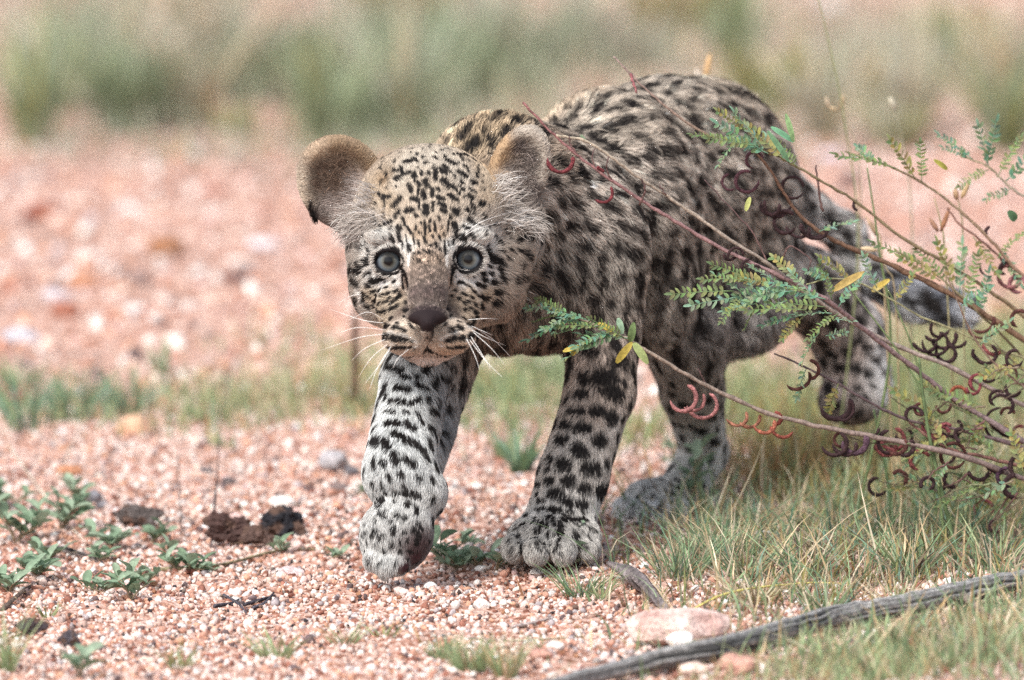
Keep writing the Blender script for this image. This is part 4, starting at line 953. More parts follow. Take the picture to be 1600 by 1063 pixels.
# fronds: branch, pixel start, pixel direction end, depth, mesh index, scale
def frond(bk, x0, y0, x1, y1, Y, mi, dY=0.0, roll=0.0, sc=None):
    a = W(x0, y0, Y); b_ = W(x1, y1, Y+dY); d = b_-a; L_ = np.linalg.norm(d)
    me = FR[mi]; base_len = (.030, .036, .026, .030, .024)[mi]
    o = child("leaf", me, BR[bk][0], a); k = L_/base_len if sc is None else sc; k = min(k, 1.25); o.scale = (k, k**.35*.9, k**.35)
    orient(o, d, roll, up=(0, -.75, .66)); return o
FL = [('low',915,500,862,478,-.052,0),('low',935,510,870,510,-.052,3),('low',955,520,900,530,-.052,0),('low',895,492,850,506,-.05,4),('low',975,528,930,500,-.052,1),('low',860,480,822,478,-.05,4),('low',940,512,880,500,-.05,1),('low',930,508,838,468,-.05,0),('low',900,498,822,520,-.05,0),('low',965,522,905,540,-.05,3),('low',985,530,910,512,-.052,3),('low',950,520,882,548,-.055,3),('low',890,492,835,490,-.05,1),
('upper',1165,205,1130,172,.0,2),('upper',1190,235,1125,190,.0,0),('upper',1200,240,1085,200,.0,0),('upper',1180,228,1110,215,-.005,1),('upper',1225,250,1170,195,.01,2),('upper',1235,255,1200,210,.01,4),('upper',1245,262,1220,222,.015,1),('upper',1190,230,1150,165,.0,4),
('feather',1400,264,1315,232,.05,1),('feather',1370,252,1335,228,.05,0),('feather',1430,280,1400,222,.06,2),('feather',1440,285,1440,225,.06,1),('feather',1350,246,1322,240,.05,4),
('corner',1545,262,1530,182,.1,4),('corner',1520,250,1475,205,.1,0),('corner',1515,248,1480,225,.1,0),('corner',1560,275,1590,210,.1,1),('corner',1570,285,1625,230,.1,0),('corner',1545,265,1500,285,.1,1),('corner',1580,295,1545,310,.1,3),('corner',1600,305,1640,270,.1,4),('corner',1540,260,1560,195,.1,0),
('mid',1450,420,1375,372,.055,1),('mid',1470,440,1400,392,.055,2),('mid',1480,445,1440,385,.06,1),('mid',1500,460,1500,380,.06,3),('mid',1510,470,1525,400,.06,1),('mid',1490,450,1470,375,.06,2),('mid',1530,490,1540,430,.065,0),
('long',1290,468,1200,440,-.05,0),('long',1260,455,1150,432,-.05,1),('long',1240,450,1100,428,-.055,0),('long',1240,455,1052,455,-.055,0),('long',1220,455,1080,475,-.055,3),('long',1230,470,1130,480,-.055,3),('long',1290,480,1210,470,-.05,1),('long',1300,490,1190,500,-.05,4),('long',1300,470,1290,415,-.04,1),('long',1310,480,1340,430,-.04,0),('long',1310,490,1260,520,-.05,1),('long',1300,500,1330,495,-.05,4),('long',1280,520,1245,560,-.05,3),('long',1290,525,1320,520,-.05,4),('long',1250,440,1210,400,-.04,2),('long',1180,440,1120,410,-.04,1),('long',1275,470,1240,425,-.05,4),('long',1210,445,1160,470,-.06,4),('long',1260,485,1170,475,-.06,1),
('arch',1330,440,1290,400,.0,2),('arch',1370,450,1350,405,.0,4),('arch',1300,436,1260,420,.0,0),('arch',1400,470,1420,430,.02,2),
('dark',1310,600,1290,650,-.02,2),('dark',1260,575,1240,620,-.02,4),('base',1480,700,1440,640,.0,2),('base2',1530,540,1570,500,.02,3),('base2',1500,480,1540,450,.02,0),('feather2',1560,400,1600,350,.09,1),('feather2',1520,370,1560,420,.09,2),('feather',1560,385,1590,440,.09,4),
('base',1560,720,1520,660,.0,1),('base',1600,740,1580,680,.0,2),('thick',1280,362,1330,340,.03,4),('pale',905,217,915,212,-.05,4)]
for f in list(FL):
    ln_ = math.hypot(f[3]-f[1], f[4]-f[2])
    if ln_ > 95:                                   # long sprays are two fronds, one further out
        FL.remove(f); mx_, my_ = (f[1]+f[3])/2, (f[2]+f[4])/2
        FL.append((f[0], f[1], f[2], mx_+random.uniform(-8, 8), my_+random.uniform(-12, 12), f[5], f[6])); FL.append((f[0], mx_, my_, f[3], f[4], f[5], (f[6]+1) % 5))
        FL.append((f[0], mx_+10, my_, mx_-25, my_+random.choice((-32, 30)), f[5], (f[6]+3) % 5))
for f in FL:
    dx, dy = (f[3]-f[1]), (f[4]-f[2]); frond(f[0], f[1], f[2], f[3], f[4], f[5], f[6], dY=random.uniform(-.012, .012), roll=random.uniform(-.7, .7), sc=None)
# single larger leaves (yellow and green) at the tip of the low branch and elsewhere
def leaf_obj(parent, x0, y0, x1, y1, Y, wpx, col, base=None, curl=.2, name="leaf", up=(0, -1, .3)):
    a = W(x0, y0, Y); b_ = W(x1, y1, Y+random.uniform(-.006, .006)); mb = MB()
    leaflet(mb, np.zeros(3), b_-a, np.array(up, float), np.linalg.norm(b_-a), wpx*rs(Y), col, curl, 6)
    return child(name, mb.mesh(name, M_LEAF), parent, a, base)
for q in ((988,535,962,568,12,YEL),(990,536,1012,568,13,(.3,.36,.14)),(985,534,990,505,12,(.2,.3,.12)),(972,522,966,497,11,(.3,.45,.3)),(958,518,935,505,9,YEL),(930,540,890,548,8,(.2,.34,.2)),(905,541,880,549,8,YEL),(902,542,893,556,8,YEL),(925,530,912,536,7,(.6,.5,.1))):
    leaf_obj(BR['low'][0], q[0], q[1], q[2], q[3], -.052, q[4], q[5])
for q in ((1170,478,1130,484,8,(.5,.5,.12)),(1232,252,1200,205,9,(.13,.25,.13)),(1240,222,1228,178,9,(.2,.32,.14)),(1240,222,1205,198,9,(.12,.28,.16)),(1300,455,1350,425,12,(.5,.36,.12)),(1385,440,1362,455,11,(.62,.5,.18)),(1390,437,1372,448,8,(.6,.45,.1)),(1165,330,1172,308,8,(.4,.42,.14)),(1200,455,1195,480,6,(.4,.6,.4)),(1575,330,1588,345,14,(.1,.2,.1)),(1480,265,1460,250,8,(.5,.48,.1))):
    leaf_obj(BR['upper'][0], q[0], q[1], q[2], q[3], -.03 if q[0] < 1330 else .04, q[4], q[5])
# curled pods: (branch, cx, cy, r_px, start deg, sweep deg, Y, thickness px, colour)
RED = (.15, .035, .04); PNK = (.30, .13, .125); ORB = (.30, .13, .085); DPU = (.042, .022, .024); DBR = (.09, .035, .03)
def pod(bk, cx, cy, r, a0, sw, Y, th, col, tilt=None):
    c = W(cx, cy, Y); s = rs(Y); n_ = 16; tl = random.uniform(-.5, .5) if tilt is None else tilt
    A_ = np.radians(np.linspace(a0, a0+sw, n_)); rr = r*s*(1+random.uniform(-.1, .35)*np.linspace(0, 1, n_)+.05*np.sin(np.linspace(0, 1, n_)*random.uniform(4, 9)+random.uniform(0, 6)))
    P = np.stack([rr*np.cos(A_), rr*np.sin(tl)*np.cos(A_)+np.linspace(0, th*s, n_), rr*np.sin(A_)], 1)
    prof = th*.60*s*random.uniform(.85, 1.1)*np.array([.35]+[random.uniform(.78, 1.12) for _ in range(13)]+[.6, .2])
    V, F = tube(P, prof, 7, .6)
    cc = np.array(col)*(1+.35*np.sin(np.arange(n_)*1.3)[:, None]*.5); cc = np.vstack([np.repeat(cc, 7, 0), cc[:1], cc[-1:]])
    o = child("seed_pod", make_mesh("seed_pod", V, F, M_POD, cc, True), BR[bk][0], c); return o
PODS = [('long',877,248,19,10,-190,-.052,5.5,RED),('long',940,300,17,30,-160,-.052,5,RED),('long',930,275,14,80,-60,-.052,5,RED),
('low',1068,622,20,75,-240,-.045,6.5,PNK),('low',1082,622,19,20,-150,-.042,5.5,PNK),('low',1098,632,20,60,-230,-.04,6.5,PNK),
('low',1150,648,17,20,-170,-.032,5.5,ORB),('low',1170,652,17,10,-160,-.03,5.5,ORB),('low',1194,660,17,10,-170,-.03,5.5,(.32,.11,.07)),('low',1222,664,18,185,140,-.028,6,(.24,.07,.05)),('low',1210,655,10,90,-180,-.028,6,(.2,.05,.04)),
('thick',1240,293,16,0,330,.03,5.5,DPU),('thick',1212,318,18,160,190,.028,5.5,DPU),('thick',1205,322,13,20,-220,.028,5,DPU),('thick',1228,347,17,40,290,.03,5.5,DPU),('thick',1248,352,20,190,150,.03,5.5,DPU),('thick',1270,352,18,170,190,.03,6,DPU),('thick',1278,360,14,0,-200,.03,5.5,DPU),('thick',1166,282,15,60,300,.02,5,(.09,.04,.05)),('thick',1142,285,13,100,200,.02,4.5,(.09,.04,.05)),('thick',1180,250,12,0,260,.02,4.5,(.09,.04,.05)),
('long',1150,400,11,0,220,-.035,4.5,DPU),('long',1172,418,12,90,200,-.035,4.5,DPU),('long',1140,396,9,180,200,-.035,4.5,DPU),('long',1180,425,9,0,200,-.035,4,DPU),
('dark',1246,590,19,25,-170,-.02,5.5,DBR),('dark',1262,578,16,80,-160,-.02,5,DBR),('dark',1309,633,20,25,-200,-.018,7,DPU),('dark',1318,640,16,60,-200,-.018,5,DPU),
('low',1303,692,19,60,-220,-.02,6,DPU),('low',1322,694,16,10,-190,-.018,6,DPU),('low',1336,690,19,30,-210,-.018,8,(.09,.05,.07)),('low',1400,695,15,30,-190,-.01,6,DBR),('low',1392,690,18,100,180,-.01,6,DPU),('low',1415,700,13,60,-200,-.01,6,DPU),('low',1360,670,12,10,-170,-.012,5,DPU),
('thick',1443,530,17,200,150,.05,5,DPU),('thick',1462,535,18,70,-260,.05,5.5,DPU),('thick',1477,525,17,20,-190,.05,5.5,DPU),('thick',1478,552,14,80,-300,.05,5.5,DPU),('thick',1470,512,16,150,190,.05,5,DPU),('thick',1495,530,12,200,150,.05,5,DPU),('thick',1458,520,12,0,-160,.05,5,DPU),
('pale',1540,552,16,60,-240,.05,6.5,DPU),('pale',1530,550,10,150,120,.05,5,DPU),('pale',1546,580,17,180,140,.05,5,DPU),('thick',1535,500,17,20,-150,.06,5.5,DBR),('thick',1535,508,22,200,130,.06,4,DBR),
('pale',1497,617,12,0,350,.04,5,(.24,.07,.04)),('pale',1530,600,13,30,220,.04,6,(.2,.05,.06)),('pale',1520,605,10,180,220,.04,5,(.2,.05,.06)),('pale',1575,650,28,200,100,.05,5,DPU),('pale',1568,660,24,100,180,.05,4.5,DPU),
('base',1490,712,20,0,340,.01,6,DBR),('base',1470,680,13,0,260,.01,6,(.24,.07,.08)),('base',1455,668,12,90,230,.01,5,(.24,.07,.08)),('base',1478,672,9,30,250,.01,5,(.24,.07,.08)),('base',1530,735,16,180,170,.01,6,DPU),('base',1560,722,18,200,100,.01,7,DPU),('base',1590,760,20,100,170,.01,7,DPU),('base',1600,730,17,10,230,.01,7,DPU),('base',1575,745,14,90,200,.01,7,(.06,.03,.05)),
('feather2',1578,430,16,90,240,.09,6,(.24,.1,.1)),('feather2',1590,445,12,0,300,.09,6,(.3,.13,.14)),('feather2',1572,420,9,30,240,.09,5,DPU),('feather',1555,368,14,180,-60,.08,5,DPU),('feather2',1560,415,26,250,-70,.09,4,DPU),('upper',1343,322,8,250,-140,.05,4,DPU),('base2',1595,500,14,0,250,.02,6,DBR),('base2',1585,560,12,60,280,.02,5,DPU),('base',1440,640,10,100,200,.0,5,DBR),('dark',1430,650,12,0,220,.0,5,DPU)]
for q in PODS: pod(*q)
# tangle of fine twigs and pods towards the base of the shrub
for k in range(84):
    x0, y0 = random.uniform(1410, 1650), random.uniform(450, 785); 
    if y0 < 640-(x0-1400)*.4: continue
    a_ = math.radians(random.uniform(120, 250)); ln_ = random.uniform(30, 110); Y0 = random.uniform(-.01, .08)
    x1, y1 = x0+ln_*math.cos(a_), y0-ln_*math.sin(a_)*.7
    o_, P_ = branch([(x0, y0, Y0), ((x0+x1)/2+random.uniform(-8, 8), (y0+y1)/2+random.uniform(-8, 8), Y0), (x1, y1, Y0-.005)], 1.7, .7, random.choice([(.13,.06,.06), (.2,.16,.11), (.17,.2,.1)]), (.12, .08, .06), BR['base'][0], "twig")
    if random.random() < .55: pod('base', x1, y1+8, random.uniform(9, 17), random.uniform(0, 360), random.choice((-1, 1))*random.uniform(150, 300), Y0, random.uniform(4.5, 6.5), random.choice([DPU, DPU, DBR, (.2,.06,.06)]))
    if random.random() < .5: frond('base', x0, y0, x1+random.uniform(-20, 20), y1+random.uniform(-25, 5), Y0, random.choice((1, 2, 3)), roll=random.uniform(-.7, .7))
# small dark side twigs
for q in (('long',[(905,245,-.05),(893,228,-.05),(889,212,-.052)],1.5),('long',[(1000,320,-.045),(1008,295,-.05),(1002,280,-.052)],1.7),('long',[(955,282,-.05),(948,265,-.052),(951,245,-.054)],1.6),('long',[(930,262,-.05),(925,245,-.05),(930,232,-.05)],1.2),('pale',[(1040,305,-.04),(1030,288,-.042)],1.3),('low',[(1105,604,-.04),(1095,585,-.042),(1090,575,-.042)],1.3),('upper',[(1285,330,.04),(1278,290,.04),(1275,258,.04)],2.2),('pale',[(1200,412,-.02),(1180,370,-.02),(1160,345,-.02),(1100,280,-.02)],1.4),('thick',[(1225,400,.0),(1235,385,.0),(1265,405,.0),(1262,425,.0)],1.6),('back',[(985,115,.03),(990,130,.028),(995,146,.027)],2.6)):
    branch(q[1], q[2], q[2]*.6, (.14,.08,.07) if q[0] != 'back' else (.26,.1,.11), (.1,.06,.06) if q[0] != 'back' else (.3,.12,.12), BR[q[0]][0], "twig")

# ------------------------------------------------------------------ weathered branch lying on the ground, driftwood chip, sticks
def ground_branch(name, pts, radii, col, label, cat, sides=12, knots=(), squash=.8):
    P = spline(pts, 8); k = len(P)
    if k > 40: P[1:-1] += rng.normal(0, .0004, (k-2, 3))
    rr = np.interp(np.linspace(0, 1, k), np.linspace(0, 1, len(radii)), radii)
    V, F = tube(P, rr, sides, squash)
    th = np.tile(np.arange(sides), k)[:len(V)-2]
    side_g = rng.normal(0, .06, sides); drift = np.cumsum(rng.normal(0, .22, k))
    gro = 1+side_g[th]+.05*np.sin(th*1.9+np.repeat(drift, sides))+rng.normal(0, .02, len(th))+np.repeat(rng.normal(0, .03, k), sides)
    cen = np.repeat(P, sides, 0); V[:-2] = cen+(V[:-2]-cen)*gro[:, None]
    base = V[len(V)//2].copy(); base = P[0].copy(); V -= base
    cc = np.array(col)*np.exp(np.clip(rng.normal(0, .38, (sides,)), -.7, .45))[th][:, None]*np.exp(rng.normal(0, .14, (len(th), 1)))
    for _ in range(60 if k > 40 else 3):             # drying cracks along the grain
        s0, i0, ln_ = rng.integers(0, sides), rng.integers(0, k-3), rng.integers(3, 14)
        for i2 in range(i0, min(k, i0+ln_)):
            q_ = i2*sides+s0; cc[q_] *= .2; V[q_] += (P[i2]-base-V[q_])*.2
    cc = np.vstack([cc, cc[:1], cc[-1:]])
    o = bpy.data.objects.new(name, make_mesh(name, V, F, M_WOOD, cc, True)); o.location = base; link(o); tagit(o, label, cat); return o
M_WOOD = attr_mat("weathered_wood", 0.8, 220, 0.45, 0.9, 700, 0.25)
gb = []
for px, py, lift in ((840,1078,.012),(985,1042,.012),(1100,1018,.013),(1200,993,.014),(1300,966,.015),(1400,948,.016),(1500,926,.017),(1600,905,.018),(1740,875,.018)):
    p = G(px, py+lift*2230*.85); p[2] += lift*.85; gb.append(p)
fb = ground_branch("fallen_branch", gb, [s_*rs(-.1)*.8 for s_ in (14, 18, 21, 21, 23, 21, 22, 18, 18)], (.25,.245,.24), "long weathered grey fallen branch crossing the lower right grass", "fallen branch", 34, squash=.9)
P0 = spline(gb, 8)
tw, F = tube(spline([gb[6]-gb[0], G(1550,985)+np.array([0,0,.008])-gb[0], G(1600,1010)+np.array([0,0,.003])-gb[0]], 5), [.003, .0018], 6)
link(bpy.data.objects.new("broken_stub", make_mesh("broken_stub", tw, F, M_WOOD, np.tile((.25,.2,.17), (len(tw), 1)), True)), fb)
p0, p1, p2 = G(950, 905), G(1005, 935), G(1040, 962)
for p, z in ((p0, .012), (p1, .010), (p2, .004)): p[2] += z
ground_branch("wood_chip", [p0, (p0+p1)/2+np.array([0, 0, .001]), p1, p2], [.0018, .0055, .0075, .003], (.22,.19,.19), "short grey splintered wood chip on gravel right of the planted paw", "wood chip", 10)
def stick(pts, r, col, label, name="stick", up=.002):
    P = [];
    for q in pts:
        p = G(q[0], q[1]); p[2] += (q[2] if len(q) > 2 else up); P.append(p)
    return ground_branch(name, P, [r, r*.9, r*.4], col, label, "stick", 7)
stick([(245,903),(340,888),(440,866),(520,868)], .0016, (.42,.36,.22), "pale runner stick lying on gravel left of the lifted paw")
stick([(330,860,.003),(338,800,.02),(345,745,.036)], .0011, (.12,.09,.09), "thin dark upright twig standing beside the brown clod")
stick([(285,835,.0),(280,790,.012),(278,760,.024)], .0009, (.13,.1,.09), "thin upright twig left of the dark upright one")
stick([(15,742,.022),(70,800,.012),(130,852,.003)], .0009, (.66,.6,.48), "white straw leaning over the left herbs")
stick([(92,752,.004),(112,720,.012),(128,700,.02)], .0008, (.66,.6,.5), "short white straw next to the orange stone")
stick([(60,872,.004),(100,868,.004),(150,880,.003)], .003, (.24,.21,.2), "thick grey stick under the left herbs")
stick([(0,960,.002),(40,930,.003),(80,905,.002)], .0022, (.2,.14,.11), "brown stick at the left edge")
for k, q in enumerate(([(335,952),(360,948),(378,940)],[(350,935),(372,948),(385,962)],[(382,950),(405,945),(430,940)],[(395,955),(415,948),(428,935)])):
    stick(q, .0016, (.07,.065,.08), ("charred twig at the left of the small dark pile","charred twig crossing the small dark pile","charred twig pointing right in the small dark pile","short charred twig on the right of the small dark pile")[k])
stick([(20,1000),(45,990),(60,985)], .0012, (.22,.1,.05), "reddish brown stick beside the dark lump")
stick([(1010,1010,.003),(1120,960,.012),(1240,935,.010),(1320,925,.006)], .0011, (.55,.48,.16), "yellow straw bent across the pink rock and grass")
stick([(800,985),(830,980),(860,972)], .0020, (.36,.3,.28), "small grey stick between the grass tuft and the pink rock")
stick([(700,1000),(800,1005),(960,995)], .0008, (.6,.55,.4), "long straw stalk on the gravel in front of the cub")
# blurred brown stick behind the face, straw bits above the back
p = G(557, 640); o_ = ground_branch("stick", [p, p+np.array([-.001, .0, .03]), p+np.array([0, .0, .085])], [.0035, .003, .0025], (.17,.10,.07), "upright brown stick standing behind the cub's cheek", "stick", 8)
def stalk(pts, r, col, label, head=None, cat="grass stalk"):
    """pts in px with depth, first one dropped to the ground"""
    Q = [W(*q) for q in pts]; Q[0][2] = gh(Q[0][0], Q[0][1]); base = Q[0].copy()
    V, F = tube(spline(Q, 7)-base, [r, r*.8, r*.5], 6); 
    root = bpy.data.objects.new("grass_stalk", make_mesh("grass_stalk", V, F, M_GRASS, np.tile(col, (len(V), 1)), True)); root.location = base; link(root); tagit(root, label, cat, "grass stalks rising through the shrub")
    for h_ in head or ():
        a = W(h_[0], h_[1], h_[4]); b_ = W(h_[2], h_[3], h_[4]); s = rs(h_[4])*h_[5]
        V, F = tube(np.array([a, a*.7+b_*.3, a*.3+b_*.7, b_])-base, [s*.2, s*.5, s*.45, s*.15], 7)
        link(bpy.data.objects.new("seed_head", make_mesh("seed_head", V, F, M_GRASS, np.tile(h_[6], (len(V), 1)), True)), root)
    return root
STR = (.5,.4,.24); SG = (.20,.27,.12)
stalk([(1330,780,.10),(1390,560,.10),(1372,380,.10),(1355,262,.10)], .0011, SG, "green grass stalk rising between the tail and the feathery leaves")
stalk([(1300,760,.3),(1340,400,.3),(1318,180,.3),(1275,-20,.3)], .0008, (.3,.33,.16), "tallest thin green stalk leaving the top of the picture")
stalk([(1480,800,.02),(1450,650,.02),(1410,560,.02),(1320,440,.02)], .0010, SG, "green stalk crossing the lifted hind leg")
stalk([(1470,780,.05),(1440,600,.05),(1400,480,.05),(1378,440,.05)], .0008, SG, "thin green stalk below the yellow leaf")
stalk([(1500,840,.0),(1460,720,.0),(1445,640,.0),(1436,560,.0)], .0016, (.14,.2,.09), "thick dark green stalk under the hanging pods")
stalk([(1400,800,.1),(1385,740,.1),(1375,690,.1),(1365,640,.1)], .0012, (.13,.2,.09), "short dark green stalk behind the dark pods")
stalk([(1500,700,.12),(1478,420,.12),(1470,350,.12),(1460,310,.12)], .0008, (.42,.38,.22), "straw stalk with two reddish seed heads", [(1470,362,1484,325,.12,8,(.36,.18,.1)),(1466,362,1452,340,.12,8,(.42,.24,.16))])
stalk([(1510,640,.15),(1505,400,.15),(1500,330,.15),(1495,305,.15)], .0007, (.42,.38,.22), "straw stalk with tan seed heads among the corner leaves", [(1502,310,1515,285,.15,9,(.5,.36,.2)),(1495,312,1492,295,.15,9,(.45,.3,.18))])
stalk([(1400,640,.15),(1380,420,.15),(1368,360,.15),(1352,338,.15)], .0008, STR, "straw stalk with a drooping tan seed head", [(1356,342,1368,368,.15,7,(.52,.36,.24))])
stalk([(1410,700,.13),(1400,480,.13),(1385,420,.13),(1370,390,.13)], .0007, STR, "straw stalk with a pale flat seed head", [(1370,391,1345,388,.13,9,(.66,.52,.34))])
stalk([(1330,700,.35),(1345,300,.35),(1325,190,.35),(1318,148,.35)], .0007, (.48,.4,.28), "blurred straw stalk with a hooked seed head behind the cub", [(1318,148,1312,172,.35,8,(.55,.42,.26)),(1310,173,1296,168,.35,7,(.55,.42,.26)),(1295,168,1290,152,.35,6,(.6,.48,.34))])
stalk([(1420,700,.4),(1425,350,.4),(1405,200,.4),(1396,160,.4)], .0007, (.4,.4,.28), "blurred stalk with a small pale tuft behind on the right", [(1400,172,1390,152,.4,10,(.6,.55,.42))])
stalk([(1110,760,.46),(1104,300,.46),(1102,140,.46),(1103,122,.46)], .0009, (.45,.32,.18), "dry straw stalk with a forked tip sticking up above the cub's back", [(1101,126,1110,84,.46,10,(.62,.42,.22)),(1100,126,1086,110,.46,7,(.75,.68,.58))])

# ------------------------------------------------------------------ small leafy herbs
def obov(L_, w, col, seed):
    random.seed(seed); mb = MB(); V = []; F = []; n_ = 6
    for i in range(n_+1):
        t = i/n_; ww = w*.5*(math.sin(math.pi*min(1, t**.8*.93+.02))**.8)*(.6+.6*t)+.0002
        z = L_*(.20*t-.28*t*t); V += [(L_*t, -ww, z+ww*.45), (L_*t, 0, z), (L_*t, ww, z+ww*.45)]
    for i in range(n_): a = 3*i; F += [(a, a+1, a+4, a+3), (a+1, a+2, a+5, a+4)]
    C_ = np.tile(col, (len(V), 1)); C_[1::3] *= 1.35
    mb.add(V, F, C_); return mb.mesh("leaf", M_LEAF)
HC = [(.19,.27,.18), (.22,.29,.20), (.15,.22,.14), (.24,.31,.22)]
OL = [obov(.0125, .0068, HC[i % 4], i) for i in range(4)]
def herb(px, py, n_, spread, hgt, label, leafs=1.0, stems=4, dirs=None, name="small_herb"):
    base = G(px, py); root = empty(name, base); tagit(root, label, "herb")
    for s_ in range(stems):
        a = random.uniform(0, 6.28) if dirs is None else random.choice(dirs)+random.uniform(-.5, .5)
        end = np.array([math.cos(a)*spread, math.sin(a)*spread, hgt*random.uniform(.5, 1.1)])
        P = spline([np.zeros(3), end*np.array([.4, .4, .55]), end], 6)
        V, F = tube(P, [.0008, .0005], 5)
        st = bpy.data.objects.new("stem", make_mesh("stem", V, F, M_BARK, np.tile((.26,.2,.13), (len(V), 1)), True)); link(st, root)
        m_ = max(2, int(n_*1.5)//stems)
        for k in range(m_):
            t = .35+.65*k/max(1, m_-1); p = P[min(len(P)-1, int(t*(len(P)-1)))]
            lf = bpy.data.objects.new("leaf", random.choice(OL)); link(lf, st); lf.location = p
            s2 = leafs*random.uniform(.75, 1.3); lf.scale = (s2,)*3
            d = Vector((math.cos(k*2.4+s_), math.sin(k*2.4+s_)*.8-.25, random.uniform(.2, 1.1))); orient(lf, d, random.uniform(-.5, .5))
    return root
random.seed(5)
herb(205, 938, 16, .012, .016, "low grey green herb with pointed leaves on open gravel, below the runner stick", 1.0, 5)
herb(155, 928, 12, .012, .012, "herb leaning left against the open gravel herb", .95, 4)
herb(278, 898, 8, .008, .012, "tiny bright herb at the middle of the runner stick", .8, 3)
herb(300, 895, 10, .010, .010, "small herb with upright oval leaves right of the tiny bright herb", .9, 3)
herb(265, 870, 6, .006, .010, "tiny herb sprig under the upright twigs", .8, 2)
herb(325, 895, 8, .010, .004, "flat teal sprig at the right end of the herbs on the runner stick", .7, 3)
herb(95, 830, 18, .016, .022, "bushy herb with broad round leaves at the left", 1.15, 5)
herb(25, 850, 22, .018, .024, "largest leafy herb cut by the left edge", 1.2, 6)
herb(60, 905, 18, .016, .014, "grey green herb with folded leaves below the bushy herb", 1.1, 5)
herb(15, 930, 12, .014, .012, "dark herb low in the left corner of the herbs", 1.1, 4)
herb(175, 858, 14, .016, .014, "herb with broad leaves spreading right from the bushy one", 1.1, 4)
herb(150, 880, 8, .010, .010, "small herb between the bushy herb and the open gravel herb", .9, 3)
herb(235, 850, 8, .012, .010, "herb sprig with teal leaves by the long dark clod", .9, 3)
herb(125, 1063, 8, .006, .020, "leaning pale green herb cut by the bottom edge", 1.2, 3)
herb(690, 890, 12, .014, .022, "herb with long leaves just right of the lifted paw", 1.15, 5)
herb(715, 895, 12, .012, .010, "dark leafed herb creeping between the two forepaws", .95, 4)
herb(748, 885, 10, .009, .012, "small rosette herb with upright leaves near the planted paw", 1.0, 4)
herb(775, 890, 8, .008, .010, "dark herb touching the left side of the planted paw", .9, 3)
herb(890, 892, 8, .008, .018, "two leaved green herb growing against the planted paw", 1.3, 2)
herb(1080, 800, 16, .012, .055, "tall dark herb beside the hind paw", 1.1, 4)
herb(1060, 745, 10, .008, .05, "narrow herb in front of the hind shank", .9, 3)
herb(440, 868, 6, .008, .010, "thin grassy sprig in front of the black clod", .8, 3)
herb(515, 880, 6, .008, .006, "reddish sprig at the right end of the runner stick", .7, 2)
herb(735, 855, 6, .006, .006, "leaf sprig behind the creeping herb", .8, 2)
herb(560, 775, 5, .005, .008, "little green sprig touching the lifted leg's gravel", .7, 2)

# ------------------------------------------------------------------ grass
def blades(base, hgt, wid, lean, ang, colr, bend, seg=4):
    n = len(base); t = np.linspace(0, 1, seg+1)[None, :, None]
    dx = np.stack([np.cos(ang), np.sin(ang), np.zeros(n)], 1)
    side = np.stack([-np.sin(ang+.9), np.cos(ang+.9), np.zeros(n)], 1); 
    fa = rng.uniform(0, 6.28, n); side = np.stack([np.cos(fa), .4*np.sin(fa), .2*np.sin(fa*2)], 1)
    h_ = hgt[:, None, None]
    c = base[:, None, :]+h_*(np.array([0, 0, 1.])*t*(1-.35*bend[:, None, None]*t)+dx[:, None, :]*(lean[:, None, None]*t+bend[:, None, None]*t*t))
    w = wid[:, None, None]*.5*np.array([.7, 1, .85, .55, .05])[None, :seg+1, None]
    V = np.stack([c-side[:, None, :]*w, c+side[:, None, :]*w], 2).reshape(-1, 3)
    V[:, 2] = np.maximum(V[:, 2], .0005)
    b0 = (np.arange(n)*2*(seg+1))[:, None]; i_ = np.arange(seg)[None, :]*2
    F = np.stack([b0+i_, b0+i_+1, b0+i_+3, b0+i_+2], -1).reshape(-1, 4)
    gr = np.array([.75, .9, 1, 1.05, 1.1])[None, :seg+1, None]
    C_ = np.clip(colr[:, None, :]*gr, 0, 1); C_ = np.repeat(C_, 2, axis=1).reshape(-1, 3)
    return V, F, C_
GC = {'green': [(.17,.26,.13), (.21,.30,.16), (.12,.20,.11), (.26,.34,.20)], 'straw': [(.52,.42,.27), (.60,.52,.38), (.45,.33,.18)], 'olive': [(.24,.25,.09), (.30,.27,.10), (.2,.2,.08)], 'rust': [(.36,.2,.08), (.26,.13,.07), (.42,.28,.12)], 'pale': [(.28,.36,.18), (.36,.40,.22), (.24,.33,.17)], 'teal': [(.12,.22,.15), (.16,.27,.2)], 'dead': [(.16,.11,.08), (.30,.24,.19), (.10,.07,.055)], 'fgreen': [(.24,.29,.17), (.30,.35,.22), (.19,.25,.15)], 'fpale': [(.38,.38,.29), (.46,.43,.35), (.33,.36,.27)], 'fpink': [(.55,.44,.38), (.5,.38,.32)]}
def gcol(n, mix):
    ks = list(mix); pr = np.array([mix[k] for k in ks], float); pr /= pr.sum(); pick = rng.choice(len(ks), n, p=pr); out = np.empty((n, 3))
    for i, k in enumerate(ks):
        s_ = pick == i; out[s_] = np.array(GC[k])[rng.integers(0, len(GC[k]), s_.sum())]
    return out*np.exp(rng.normal(0, .2, (n, 1)))
